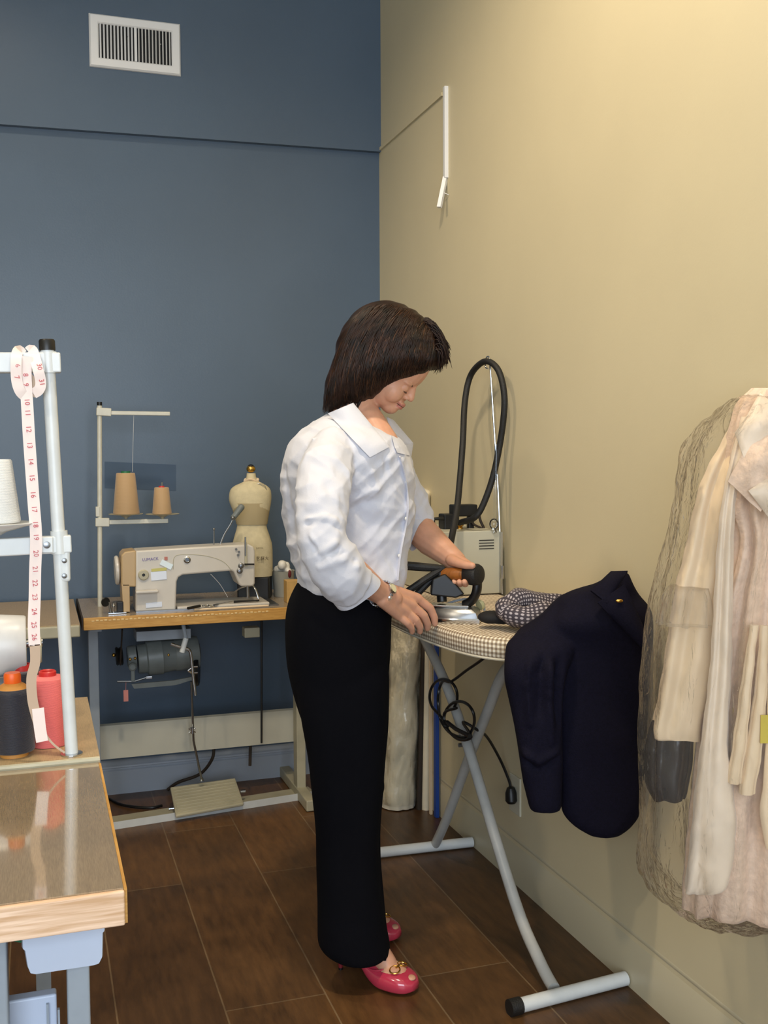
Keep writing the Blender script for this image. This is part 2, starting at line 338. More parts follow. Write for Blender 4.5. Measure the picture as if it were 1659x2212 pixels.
# ============================================================ SETTING
def wallbox(x0,x1,y0,y1,z0,z1): return MB().box(((x0+x1)/2,(y0+y1)/2,(z0+z1)/2),(x1-x0,y1-y0,z1-z0))
struct('floor',wallbox(-2.6,1.45,-2.2,4.2,-.08,0),M['floor'],0,label='dark brown wood plank floor')
struct('wall_back',wallbox(-2.6,1.45,YB,YB+.12,0,3.5),M['blue'],0,label='slate blue painted back wall')
struct('wall_right',wallbox(XW,XW+.12,-2.1,YB,0,3.5),M['beige'],0,label='beige painted right wall')
struct('wall_left',wallbox(-2.6,-2.5,-2.1,YB,0,3.5),M['beige'],0,label='beige wall on the left side')
struct('ceiling',wallbox(-2.6,1.45,-2.2,4.2,3.5,3.6),M['white'],0,label='white ceiling')
f=MB()
for a in ((-2.6,-2.3,0,3.5),(1.0,1.45,0,3.5),(-2.3,1.0,2.9,3.5),(-2.3,1.0,0,.5)): f.box(((a[0]+a[1])/2,-2.15,(a[2]+a[3])/2),(a[1]-a[0],.1,a[3]-a[2]))
struct('wall_front',f,M['beige'],0,label='beige front wall with a wide shop window')
w=thing('window_1','wide shop window behind the camera','window',(-.65,-2.15,.5)); w['kind']='structure'
f=MB()
for x in (-2.28,-.65,.98): f.box((x,-2.15,1.7),(.05,.06,2.4))
for z in (.53,2.87): f.box((-.65,-2.15,z),(3.3,.06,.05))
obj('window_frame',f,M['vent'],w,0); obj('window_pane',MB().box((-.65,-2.15,1.7),(3.2,.006,2.3)),M['glass'],w,0)
# upper wall panel stepping out above the seam
a=ony(0,268,YB-.025); b=ony(817,327,YB-.025); sl=(b.z-a.z)/(b.x-a.x); zl=a.z+sl*(-2.5-a.x); zr=b.z
struct('trim_1',MB().prism([(-2.5,YB,zl),(XW,YB,zr),(XW,YB,3.5),(-2.5,YB,3.5)],(0,-.025,0)),M['blue'],0,label='upper panel of the blue wall stepping out above the seam')
a=onx(817,327,XW); b=onx(957,204,XW)
struct('trim_2',MB().box(((XW-.003),(a.y+b.y)/2,(a.z+b.z)/2),(.008,abs(a.y-b.y),.012)),M['beige'],0,label='thin seam line on the beige wall running into the corner')
# darker blue rectangle on the blue wall
p=[ony(*q,YB) for q in ((226,997),(380,1004),(380,1060),(226,1054))]
struct('trim_3',MB().prism([(v.x,YB,v.z) for v in p],(0,-.0015,0)),M['bluepatch'],0,label='darker blue patch behind the thread cones')
# baseboards
prof=[(0,0),(-.018,0),(-.018,.118),(-.014,.124),(-.0145,.130),(-.017,.134),(-.0165,.142),(-.011,.150),(-.009,.158),(-.004,.164),(0,.166)]
struct('baseboard_right',MB().prism([(XW+.018*0+a+.016,-2.1,z) for a,z in prof],(0,YB+2.1-.03,0)),M['trimp'],40,label='moulded beige baseboard along the right wall')
zb=ony(300,1640,4.02).z
struct('baseboard_back',MB().prism([(-2.5,YB+a*1.4,z*zb/.166) for a,z in prof],(XW+2.5,0,0)),M['bbpaint'],40,label='pale grey baseboard below the blue wall')
# ============================================================ AIR VENT
yv=YB-.025
p=[ony(*q,yv) for q in ((191,30),(389,52),(389,163),(193,147))]
x0,x1=p[0].x,p[1].x; z1=(p[0].z+p[1].z)/2; z0=(p[2].z+p[3].z)/2
v=thing('air_vent','white metal air vent with vertical louvers high on the blue wall','air vent',((x0+x1)/2,yv,z0))
f=MB(); bw=.034; cx=(x0+x1)/2; cz=(z0+z1)/2
def fr(y,i): return [(x0+i,y,z0+i),(x1-i,y,z0+i),(x1-i,y,z1-i),(x0+i,y,z1-i)]
f.loft([fr(yv,0),fr(yv-.006,.001),fr(yv-.012,.006),fr(yv-.012,bw-.004),fr(yv-.008,bw),fr(yv-.0005,bw)],cap=False); obj('vent_frame',f,M['vent'],v,20)
obj('duct_dark_sheet',MB().box((cx,yv-.0012,cz),(x1-x0-2*bw,.0012,z1-z0-2*bw)),M['dark'],v,0)  # black sheet stands in for the shade behind the louvers
n=21
for i in range(n):
    x=x0+bw+(x1-x0-2*bw)*(i+.5)/n
    if i==10: obj('divider',MB().box((x,yv-.007,cz),(.009,.01,z1-z0-2*bw)),M['vent'],v,0); continue
    a=math.radians(38 if i<10 else -35); R=rot((math.cos(a),math.sin(a),0),(-math.sin(a),math.cos(a),0),(0,0,1))
    obj('louver',MB().box((x,yv-.0055,cz),(.0015,.0075,z1-z0-2*bw),rot((math.cos(a),math.sin(a),0),(-math.sin(a),math.cos(a),0),(0,0,1))),M['vent'],v,0)
for q in ((277,80),(347,96)): obj('damper_screw',MB().lathe([(.0,0),(.003,.0005),(.002,.003)],ony(*q,yv-.002),(0,-1,0),10),M['steel'],v)
# ============================================================ WHITE STRIP ON BEIGE WALL
a=onx(964,187,XW-.004); b=onx(964,385,XW-.004); c=onx(949,448,XW-.03)
t=thing('cable_cover_strip','broken white plastic strip hanging on the beige wall above the woman','wall strip',(XW,a.y,b.z))
obj('upper_strip',MB().box((XW-.006,(a.y+b.y)/2,(a.z+b.z)/2),(.014,.018,a.z-b.z)),M['vent'],t,0,bevel=.002)
b2=Vector((XW-.006,b.y+.002,b.z+.004)); f=MB().tube([b2,b2.lerp(c,.5),c],.0095,4); obj('loose_lower_piece',f,M['vent'],t,0)
k=(b2+c)/2; obj('wire_bit',MB().tube([k,k+Vector((.015,-.02,-.012))],.0012,6),M['vent'],t)
# ============================================================ NEAR WORK TABLE (left foreground)
TZ=.76; fx1=.091; fy=1.30
t=thing('work_table','sewing table in the left foreground with taupe woven top and raw wood edge','table',(-.3,1.6,0))
f=MB().box((-.36,1.578,TZ-.0225),(.9,.555,.045)); obj('tabletop',f,M['lam'],t,0)
obj('edge_band',MB().box((-.36,fy-.003,TZ-.0235),(.902,.008,.044)),M['edge'],t,0,bevel=.0025)
obj('edge_band',MB().box((fx1+.0015,1.578,TZ-.0235),(.004,.556,.043)),M['edge2'],t,0)
f=MB(); f.prism([(-.81,1.856,TZ-.045),(-.81,1.856,TZ+.003),(-.81,1.862,TZ+.008),(-.81,1.87,TZ+.009),(-.81,2.33,TZ+.009),(-.81,2.33,TZ-.045)],(.903,0,0)); obj('rear_leaf',f,M['lam3'],t,20)
f=MB().tube([(-.81,1.860,TZ+.0035),(.0925,1.860,TZ+.0035)],.0055,8); obj('edge_strip',f,M['creammetal'],t)
za=.0
for px in (-8,168): 
    x=ony(px,2100,1.42).x
    obj('leg',MB().box((x,1.42,.3575),(.029,.05,.715)),M['greymetal'],t,0,bevel=.003)
x=ony(172,2100,1.42).x
obj('leg',MB().box((x-.05,2.2,.3575),(.029,.05,.715)),M['greymetal'],t,0)
z=ony(80,2150,1.45).z
f=MB().box((-.2,1.455,z-.16),(2*(x-.03+.2),.02,.32)); obj('side_panel',f,M['plasticw'],t,0,bevel=.003)
f=MB(); f.box((ony(103,2190,1.44).x,1.443,z-.05),(.003,.006,.08)); f.box((ony(127,2200,1.44).x,1.443,z-.05),(.003,.006,.06)); obj('panel_slot',f,M['greymetal'],t,0)
# plastic drawer hung below
rows=[]
f=MB()
def bin_ring(y0,pts): return [ony(px,py,y0) for px,py in pts]
fp=[(45,2010),(228,1978),(228,2010),(224,2014),(223,2068),(216,2082),(205,2086),(75,2106),(64,2104),(58,2090),(52,2054),(47,2050)]
fr0=bin_ring(1.37,fp); c0=sum(fr0,Vector())/len(fr0)
back=[Vector((c0.x+(p.x-c0.x)*1.0,1.66,p.z)) for p in fr0]
mid=[Vector((p.x,1.376,p.z)) for p in fr0]; ins=[c0+(p-c0)*.97 for p in fr0]
f.loft([ins,mid,back]); obj('plastic_drawer',f,M['plasticw'],t,30,label='translucent pale blue plastic drawer')
o=onz(30,2030,.70)
obj('wire',MB().tube(cr([ony(5,2024,1.36),ony(20,2028,1.36),ony(45,2034,1.38)]),.0015,6),M['greenp'],t)
# ============================================================ NEAR THREAD STAND
zb=TZ+.009; B=onz(155,1630,zb); yb=B.y; T=ony(102,752,yb)
t=thing('thread_stand','tall white thread stand on the near table, carrying the tape measure','thread stand',B)
obj('pole',MB().tube([B,T],.0112,20),M['pole'],t)
obj('base_washer',MB().lathe([(.019,0),(.019,.003),(.013,.004)],B,(0,0,1)),M['steel'],t)
ax=(T-B).normalized()
obj('end_cap',MB().lathe([(.0135,0),(.0135,.016),(.0118,.019),(.0,.0195)],T-ax*.004,ax),M['blackp'],t)
def bar(pa,pb,y,hgt,dep,mt,par,nm='crossbar'):
    A=ony(*pa,y); Bb=ony(*pb,y); d=Bb-A; n=Vector((0,1,0)); u=d.normalized().cross(n); 
    if u.z<0: u=-u
    m_=MB().box((A+Bb)/2,(d.length,dep,hgt),rot(d.normalized(),n,u)); return obj(nm,m_,mt,par,0,bevel=.0025)
bar((-120,784),(131,784),yb,.034,.026,M['pole'],t)
f=MB().lathe([(.0145,0),(.0145,.036)],ony(106,806,yb),ax); obj('clamp',f,M['pole'],t)
bar((-120,1188),(154,1174),yb,.030,.026,M['pole'],t)
f=MB().lathe([(.0145,0),(.0145,.04)],ony(130,1196,yb),ax); obj('clamp',f,M['pole'],t)
a=ony(101,1177,yb-.016); obj('clamp_plate',MB().box(a,(.02,.004,.026)),M['pole'],t,0,bevel=.001)
obj('screw',MB().lathe([(.006,0),(.006,.002),(.003,.003)],a+Vector((0,-.002,0)),(0,-1,0),14),M['steeld'],t)
a=ony(140,1218,yb-.004); obj('bracket_plate',MB().box(a,(.018,.016,.062),),M['pole'],t,0,bevel=.005)
for py in (1211,1244): obj('screw',MB().lathe([(.0045,0),(.0045,.0015),(.002,.0025)],ony(139,py,yb-.013),(0,-1,0),12),M['steeld'],t)
c=ony(-12,1134,yb)
tr=MB().lathe([(.004,-.022),(.006,-.02),(.02,-.012),(.064,.000),(.0665,.003),(.062,.004),(.02,-.008),(.0,-.008)],c,(0,0,1),40); obj('spool_tray',tr,M['pole'],t)
obj('spool_pin',MB().tube([c+Vector((0,0,-.03)),c+Vector((0,0,.10))],.003,8),M['steeld'],t)
def cone(name,label,mt,base,rb,rt,h,group,tube=None,tm=None,cat='thread cone',extra=None):
    t=thing(name,label,cat,base,group)
    obj('thread',MB().lathe([(.4*rb,0),(rb*.96,0),(rb,.004),(rt+(rb-rt)*.5,h*.5),(rt,h-.003),(rt*.93,h),(rt*.3,h)],base,(0,0,1),36),mt,t)
    if tm:
        obj('core',MB().lathe([(rt*.3,h-.002),(rt*tube[0],h),(rt*tube[0],h+tube[1]),(rt*tube[0]*.8,h+tube[1]),(rt*tube[0]*.75,h-.001)],base,(0,0,1),20),tm,t)
    return t
cone('thread_cone','white thread cone on the near stand at the left edge',M['whitet'],c+Vector((0,0,.004)),.043,.031,.108,'thread cones')
b0=onz(31,1631,zb)
t=thing('thread_cone','black thread spool with orange plastic top on the near table','thread cone',b0,'thread cones')
obj('base_ring',MB().lathe([(.0,0),(.024,0),(.024,.010),(.02,.012)],b0,(0,0,1)),M['amber'],t,label='amber base ring')
obj('thread',MB().lathe([(.02,.008),(.034,.009),(.0355,.012),(.035,.11),(.033,.116),(.028,.120)],b0,(0,0,1),40),M['navyt'],t)
obj('shoulder',MB().lathe([(.0285,.1185),(.022,.125),(.014,.130),(.012,.13)],b0,(0,0,1)),M['amber'],t)
obj('top_cap',MB().lathe([(.013,.127),(.0145,.130),(.0145,.143),(.013,.147),(.0,.147)],b0,(0,0,1)),M['orange'],t,label='orange cap')
b1=onz(106,1607,zb)
t=thing('thread_cone','coral red thread spool beside the pole on the near table','thread cone',b1,'thread cones')
obj('thread',MB().lathe([(.02,0),(.035,.001),(.0365,.006),(.036,.118),(.034,.123),(.015,.127)],b1,(0,0,1),40),M['coral'],t)
obj('core',MB().lathe([(.0145,.120),(.0155,.126),(.0155,.134),(.0135,.136),(.010,.134),(.010,.122),(0,.122)],b1,(0,0,1)),M['redp'],t,label='red plastic core')
b2=onz(52,1575,zb)
cone('thread_cone','dark navy thread spool standing behind the black spool',M['navyt'],b2,.036,.035,.115,'thread cones',(.45,.012),M['redp'])
# ============================================================ TAPE MEASURE
yt=yb-.024; w=.0098
def ribbon(path,y,mt,name,par,wd=w,tilt=0,th=.0005,ys=None):
    P=[ony(px,py,(ys[i] if ys else y)) for i,(px,py) in enumerate(path)]; P=cr(P,6); rings=[]
    for i,p in enumerate(P):
        a=P[max(i-1,0)]; b=P[min(i+1,len(P)-1)]; tg=(b-a).normalized(); n=Vector((math.sin(tilt),-math.cos(tilt),0)); sd=tg.cross(n)
        if sd.length<.3: sd=Vector((1,0,0))
        sd.normalize(); nn=sd.cross(tg).normalized(); rings.append([p+sd*wd+nn*th,p-sd*wd+nn*th,p-sd*wd-nn*th,p+sd*wd-nn*th])
    return obj(name,MB().loft(rings),mt,par,25),P
t=thing('tape_measure','pale pink tape measure with red numbers draped over the near thread stand','tape measure',ony(60,760,yt))
path=[(57,770),(55,810),(59,880),(63,950),(68,1020),(73,1090),(77,1140),(78,1180),(76,1230),(75,1290),(73,1350),(75,1395)]
o,P=ribbon(path,yt,M['tape'],'tape_front',t)
ribbon([(75,1392),(76,1430),(68,1465),(70,1510),(78,1545),(88,1578)],yt,M['taperev'],'tape_reverse',t,w*.85)
ribbon([(82,1530),(86,1570),(91,1602)],yt-.002,M['tape'],'tape_end',t,w*1.0)
ribbon([(86,1550),(100,1588),(118,1610),(140,1626)],yt,M['taperev'],'tape_tail',t,w*.18)
ribbon([(48,765),(40,757),(35,775),(36,820),(44,846),(58,858)],yt,M['tape'],'tape_loop',t,w*.9,ys=[yb,yb-.005,yt-.004,yt-.003,yt-.002,yt+.002])
ribbon([(62,760),(70,757),(80,790),(88,825),(84,842),(72,850)],yt,M['tape'],'tape_loop',t,w*.9,ys=[yb,yb-.005,yt-.004,yt-.003,yt-.002,yt+.002])
ribbon([(40,800),(66,820),(72,845),(68,850)],yt+.003,M['taperev'],'tape_underside',t,w*.8)
f=MB()
nums=['%d'%k for k in range(8,29)]; ys=[808,835,868,896,932,964,998,1031,1064,1097,1131,1163,1196,1228,1258,1290,1320,1348,1375]
for py,s_ in zip(ys,nums):
    f=MB()
    z=ony(60,py,yt).z; j=min(range(len(P)),key=lambda i:abs(P[i].z-z)); p=P[j]
    add_mesh(f,text_mesh(s_,.0118,.0002),frame(p+Vector((0,-.0012,0)),(0.08,0,-1),(0,-1,0))); obj('printed_number',f,M['red'],t,0,fix=False)
for px,py,s_ in ((85,792,'30'),(90,826,'31'),(38,790,'6'),(36,815,'7')):
    f=MB(); add_mesh(f,text_mesh(s_,.0115,.0002),frame(ony(px,py,yt-.0058),(0.2,0,-1),(0,-1,0))); obj('printed_number',f,M['red'],t,0,fix=False)
# ============================================================ OVERLOCK MACHINE (left edge)
ys_=2.12; c=ony(57,1390,ys_); mk=ony(57,1450,ys_); rr_=(c-mk).length
t=thing('overlock_machine','white overlock machine housing at the left edge behind the black spool','sewing machine',(c.x-.12,ys_,zb))
obj('housing',MB().lathe([(0,0),(rr_*.96,0),(rr_,-.003),(rr_*1.03,-.02),(rr_*1.08,-.05),(rr_*1.02,-.09),(rr_*.98,-.2),(0,-.2)],c,(1,0,0),40),M['serger'],t)
obj('base',MB().box((c.x-.12,ys_,zb+.045),(.19,.12,.09)),M['serger'],t,0,bevel=.01)
obj('shaft',MB().tube([c,c+Vector((.03,0,0))],.008,14),M['steeld'],t)
obj('pulley',MB().lathe([(0,0),(.024,0),(.026,.003),(.022,.008),(.026,.013),(.024,.016),(0,.016)],c+Vector((.012,0,-.014)),(1,0,0)),M['creammetal'],t)
# ============================================================ BACK LEFT TABLE
t=thing('side_table','tan laminate table with pale edge behind the near thread stand','table',(-.5,3.6,0))
a=onz(100,1352,.76)
obj('tabletop',MB().box((-.52,(a.y+4.0)/2,.74),(1.275,4.0-a.y,.04)),M['lam3'],t,0)
obj('edge_band',MB().box((-.52,a.y-.006,.739),(1.275,.014,.038)),M['creammetal'],t,0,bevel=.005)
for x in (-1.1,-.6):
    for y in (3.55,3.9): obj('leg',MB().box((x,y,.36),(.035,.035,.72)),M['greymetal'],t,0)
# ============================================================ BACK SEWING TABLE
y0=3.515; X0=.133; X1=1.12
t=thing('sewing_table','industrial sewing table with honey wood edge against the blue wall','table',(.7,3.75,0))
obj('tabletop',MB().box(((X0+X1)/2,(y0+4.0)/2,.74),(X1-X0,4.0-y0,.04)),M['lam2'],t,0)
obj('edge_band',MB().box(((X0+X1)/2,y0-.003,.7405),(X1-X0,.008,.041)),M['edge2'],t,0,bevel=.002)
f=MB()
for i in range(44): f.box((X0+.03+i*.0135,y0-.0078,.752 if i%2 else .7505),(.0085,.0008,.005 if i%2 else .003))
obj('inch_scale',f,M['scale'],t,0)
obj('edge_band',MB().box((X0-.003,(y0+4)/2,.741),(.005,4-y0,.04)),M['browntube'],t,0)  # dark strip standing in for the shaded gap between the two tables
lx=(ony(205,1500,3.7).x); rx=ony(652,1560,3.72).x
for x in (lx,rx):
    obj('leg',MB().box((x,3.76,.38),(.034,.055,.68)),M['greymetal'] if x<.5 else M['creammetal'],t,0,bevel=.003)
    obj('foot',MB().box((x,3.80,.022),(.04,.44,.04)),M['creammetal'],t,0,bevel=.004)
    obj('top_bracket',MB().box((x,3.74,.712),(.04,.34,.016)),M['greymetal'],t,0)
a=onz(232,1794,0); b=onz(686,1722,0)
d=(b-a).normalized(); nrm_=Vector((-d.y,d.x,0))
f=MB().prism([a,a+nrm_*.028,a+nrm_*.028+UP*.012,a+nrm_*.006+UP*.016,a+UP*.026,a-nrm_*.003+UP*.026,a-nrm_*.003],b-a); obj('front_rail',f,M['pole'],t,0)
f=MB(); f.prism([a+nrm_*.03+UP*.0,a+nrm_*.10,a+nrm_*.10+UP*.012,a+nrm_*.03+UP*.012],b-a); obj('pedal_rail',f,M['creammetal'],t,0)
z0=ony(218,1638,3.82).z; z1=ony(218,1566,3.82).z
f=MB(); f.prism([(lx,3.80,z0),(lx,3.80,z1),(lx,3.815,z1+.004),(lx,3.83,z1),(lx,3.83,z0),(lx,3.815,z0-.004)],(rx-lx,0,0)); obj('cross_beam',f,M['beam'],t,0)
# pedal
p=[onz(368,1700,.075),onz(508,1680,.075),onz(527,1735,.03),onz(380,1762,.03)]
f=MB(); n_=(p[1]-p[0]).cross(p[3]-p[0]).normalized(); n_= n_ if n_.z>0 else -n_
f.prism(p,-n_*.012); pd=obj('foot_pedal',f,M['creammetal'],t,0,bevel=.004,label='ribbed cream metal treadle')
f=MB()
for k in range(9):
    u=(k+.7)/9.4; A=p[0].lerp(p[3],u); Bq=p[1].lerp(p[2],u); e=(Bq-A).normalized(); f.tube([A+e*.008+n_*.001,Bq-e*.008+n_*.001],.0022,6)
r_=obj('tread_ridge',f,M['creammetal'],pd,40)
for q in (p[0].lerp(p[3],.75),p[1].lerp(p[2],.55)): 
    sx=-1 if q is not None and (q-p[0]).length<(q-p[1]).length else 1
    obj('pivot_bolt',MB().lathe([(0,0),(.006,0),(.006,.018),(0,.018)],q+Vector((sx*.002,0,0)),(sx,0,.0),10),M['steel'],pd)
# motor
ym=3.76
def mq(px,py): return ony(px,py,ym)
cm=mq(300,1432); 
mo=obj('motor',MB().lathe([(0,0),(.05,0),(.052,.004),(.053,.03),(.062,.034),(.064,.085),(.06,.09),(.057,.13),(.06,.135),(.06,.20),(.056,.215),(.03,.222),(0,.222)],mq(297,1424),(1,0,.06),36),M['motor'],t)
obj('pulley',MB().lathe([(0,0),(.03,0),(.034,.004),(.028,.012),(.034,.02),(.03,.024),(0,.024)],mq(250,1418),(1,0,.05)),M['blackp'],mo)
obj('shaft_nut',MB().ell(mq(246,1415),(.007,.007,.007)),M['gold'],mo)
obj('end_cap',MB().lathe([(0,0),(.036,0),(.04,.004),(.04,.03),(0,.03)],mq(275,1420),(1,0,.05)),M['motor'],mo)
for q in ((281,1424),(292,1422),(364,1415)): obj('oil_nipple',MB().ell(ony(*q,ym-.056),(.0045,.0045,.0055)),M['gold'],mo)
obj('adjuster_knob',MB().lathe([(0,0),(.014,0),(.014,.01),(.009,.014),(0,.014)],ony(286,1440,ym-.05),(0,-1,0)),M['motor'],mo)
obj('bracket_arm',MB().box(ony(287,1458,ym-.05),(.014,.012,.045)),M['motor'],mo,0,bevel=.003)
obj('lever_rod',MB().tube([ony(253,1472,ym-.05),ony(290,1472,ym-.05),ony(325,1461,ym-.05)],.0035,8),M['steeld'],mo)
f=MB().prism([ony(*q,ym-.06) for q in ((284,1478),(290,1488),(380,1480),(418,1468),(416,1462),(375,1470))],(0,.008,0)); obj('brake_arm',f,M['motor'],mo,0)
obj('lever_clip',MB().box(ony(322,1463,ym-.055),(.022,.014,.01)),M['steel'],mo,0,bevel=.002)
obj('flywheel',MB().lathe([(0,0),(.045,0),(.052,.004),(.054,.012),(.05,.02),(.02,.02),(.0,.02)],ony(418,1450,ym-.03),(1,-.25,0),36),M['blackp'],mo)
obj('mounting_plate',MB().box((mq(350,1372).x,ym,mq(350,1372).z+.01),(.19,.12,.035)),M['greymetal'],t,0,bevel=.002)
obj('under_tray',MB().box((ony(450,1360,3.7).x,3.70,.712),(.30,.1,.012)),M['greymetal'],t,0)
obj('switch_box',MB().box(ony(542,1362,3.62)+Vector((0,0,-.004)),(.055,.05,.035)),M['creammetal'],t,0,bevel=.003)
f=MB().tube([(ony(264,1360,3.66)),ony(260,1436,3.72)],.006,8,flat=(1,.5)); obj('drive_belt',f,M['browntube'],t)
# knee lifter + pedal rod
K=lambda px,py:ony(px,py,3.58)
obj('knee_lever',MB().tube(cr([K(369,1391),K(390,1398),K(408,1404),K(413,1420),K(417,1460),K(422,1502)],6),.0055,12),M['steel'],t)
obj('knee_lever_joint',MB().tube([K(402,1378),K(393,1409)],.0095,14),M['pole'],t)
obj('lever_socket',MB().tube([K(395,1345),K(401,1378)],.007,10),M['greymetal'],t)
f=MB()
for py in (1441,1454): f.tube([K(413,py),K(427,py-1)],.0035,8)
f.tube([K(406,1449),K(416,1441)],.0035,8); f.tube([K(406,1449),K(416,1455)],.0035,8); obj('wing_screw',f,M['steel'],t)
obj('pedal_rod',MB().tube([ony(413,1472,3.7),ony(418,1600,3.72),ony(436,1686,3.78)],.0042,8),M['steeld'],t)
f=MB(); a=ony(415,1578,3.705); 
for s_ in (-1,1): f.tube([a+Vector((s_*.012,0,-.008)),a+Vector((-s_*.012,0,.008))],.0025,6)
f.lathe([(.007,-.01),(.007,.01)],a,(0,0,1),10); obj('rod_clamp',f,M['steel'],t)
obj('rod_nut',MB().lathe([(0,0),(.009,0),(.004,.012),(0,.012)],ony(436,1686,3.78),(0,0,1),10),M['steel'],t)
o=tag(obj('paper_tag',MB().box(ony(272,1503,3.68),(.016,.001,.04)),M['tagpink'],None,0),'small pink paper tag hanging below the sewing motor','tag')
obj('string',MB().tube([ony(272,1503,3.68)+Vector((0,0,.018)),ony(272,1474,3.70)],.0008,6),M['tagpink'],o)
# cables
tag(obj('power_cable',MB().tube(cr([ony(462,1612,3.83),ony(458,1640,3.84),ony(432,1672,3.9),ony(385,1690,3.94),ony(362,1706,3.96)]),.006,10),M['browntube']),'dark cable looping behind the sewing pedal','cable')
tag(obj('power_cable',MB().tube(cr([onz(225,1718,.006),onz(262,1738,.006),onz(320,1745,.006),onz(350,1740,.006)]),.005,10),M['blackp']),'black cable lying on the floor left of the pedal','cable')
f=MB().tube([ony(565,1340,3.78),ony(565,1460,3.78),ony(565,1605,3.78)],.004,8); tag(obj('power_cable',f,M['blackp']),'thin black cable hanging straight down by the right table leg','cable')
f=MB().tube([ony(541,1604,3.84),ony(540,1654,3.84)],.006,8); tag(obj('power_cable',f,M['browntube']),'short dark cable end below the cross beam','cable')
# ============================================================ BACK THREAD STAND
ybk=3.77; BB=Vector((onz(216,1303,.76).x,ybk,.76)); BB=ony(216,1303,ybk); BB.z=.76
t=thing('thread_stand','slim cream thread stand at the back table holding two tan cones','thread stand',BB)
tp=ony(215,876,ybk); obj('pole',MB().tube([BB,tp],.0085,14),M['poleold'],t)
obj('end_cap',MB().lathe([(.009,0),(.009,.012),(0,.012)],tp,(0,0,1),12),M['blackp'],t)
bar((208,889),(240,891),ybk,.028,.024,M['poleold'],t,'clamp'); bar((235,892),(367,894),ybk,.014,.016,M['poleold'],t,'thread_guide_arm')
bar((206,1128),(236,1128),ybk,.03,.024,M['poleold'],t,'clamp'); bar((230,1128),(363,1125),ybk,.016,.016,M['poleold'],t,'tray_arm')
a=ony(211,1105,ybk); obj('bracket_plate',MB().box(a,(.014,.02,.035)),M['poleold'],t,0,bevel=.002)
for px in (272,351):
    c=ony(px,1111,ybk)
    obj('spool_tray',MB().lathe([(.004,-.016),(.008,-.01),(.02,-.004),(.058,.000),(.06,.002),(.02,.0),(0,0)],c,(0,0,1),36),M['creammetal'],t)
    obj('spool_pin',MB().tube([c,c+Vector((0,0,.115))],.0018,6),M['steel'],t)
k=S  # thread up to the guide
obj('thread_strand',MB().tube([ony(286,1019,ybk),ony(289,895,ybk)],.0006,5),M['whitet'],t)
cone('thread_cone','larger tan thread cone with green core on the back stand',M['tan'],ony(273,1110,ybk),.046,.033,.145,'thread cones',(.5,.006),M['greenp'])
cone('thread_cone','smaller tan thread cone with red core on the back stand',M['tan'],ony(350,1110,ybk),.034,.026,.095,'thread cones',(.4,.005),M['redp'])
# ============================================================ SEWING MACHINE (back table)
yf=3.585
def q_(px,py,y=yf): return ony(px,py,y)
t=thing('sewing_machine','cream industrial lockstitch sewing machine on the honey edged table','sewing machine',(.5,3.65,.76))
pts=[(293,1190),(420,1182),(538,1176),(548,1181),(551,1190),(551,1262),(545,1267),(521,1267),(516,1262),(505,1236),(500,1233),(395,1242),(386,1247),(382,1256),(380,1322),(293,1322)]
P=[q_(*p) for p in pts]; zt=.7605
P=[Vector((p.x,p.y,max(p.z,zt))) for p in P]
obj('machine_arm',MB().prism(P,(0,.115,0)),M['machine'],t,20,bevel=.006)
pts=[(262,1200),(270,1192),(294,1189),(294,1268),(262,1268)]
obj('motor_housing',MB().prism([q_(*p) for p in pts],(0,.12,0)),M['machtan'],t,20,bevel=.005,label='tan end housing')
pts=[(263,1262),(280,1262),(281,1322),(266,1322)]
obj('end_column',MB().prism([Vector((q_(*p).x,yf,max(q_(*p).z,zt))) for p in pts],(0,.1,0)),M['machtan'],t,20,bevel=.002)
c=q_(258,1236,yf+.06); obj('handwheel',MB().lathe([(0,-.0),(.046,0),(.05,.004),(.05,.010),(.044,.014),(.03,.018),(0,.018)],q_(248,1232,yf+.06),(1,0,.03),36),M['machine'],t)
obj('bed_plate',MB().box(((q_(383,1310).x+q_(582,1300).x)/2,3.665,.766),(q_(582,1300).x-q_(383,1310).x,.165,.012)),M['machine'],t,0,bevel=.003)
obj('oil_pan_rim',MB().box(((q_(293,1310).x+q_(600,1300).x)/2,3.665,.7625),(q_(600,1300).x-q_(293,1310).x,.19,.005)),M['steeld'],t,0)
a=q_(310,1242,yf-.004); obj('stitch_dial',MB().lathe([(0,0),(.018,0),(.018,.008),(.015,.011),(.0055,.011),(.0055,.006),(0,.006)],a+Vector((0,.005,0)),(0,-1,0)),M['creammetal'],t)
obj('dial_hole',MB().lathe([(0,0),(.005,0),(.004,.001),(0,.001)],a+Vector((0,-.0015,0)),(0,-1,0),12),M['blackp'],t)
obj('reverse_lever',MB().box((q_(316,1279).x,yf-.02,q_(316,1276).z),(.075,.03,.009)),M['machine'],t,0,bevel=.003)
def plate(px0,py0,px1,py1,mt,nm,y=yf-.002,th=.002,par=None,rt=0):
    a=q_(px0,py0,y); b=q_(px1,py1,y); c=(a+b)/2; ca,sa=math.cos(rt),math.sin(rt)
    return obj(nm,MB().box(c,(abs(b.x-a.x),th,abs(a.z-b.z)),rot((ca,0,sa),(0,1,0),(-sa,0,ca))),mt,par or t,0)
plate(327,1228,360,1233,M['stickery'],'yellow_sticker',rt=.05); plate(326,1235,360,1252,M['stickerw'],'instruction_sticker',rt=.05)
plate(315,1302,350,1311,M['stickerw'],'serial_plate',rt=.03)
plate(346,1214,373,1225,M['papertag'],'paper_tag',rt=-.5)
f=MB(); add_mesh(f,text_mesh('LUMACK',.0135,.0003),frame(q_(325,1208,yf-.002),(1,0,.05),(0,-1,0))); obj('brand_lettering',f,M['purple'],t,0,fix=False)
plate(355,1203,362,1210,M['lip'],'red_mark')
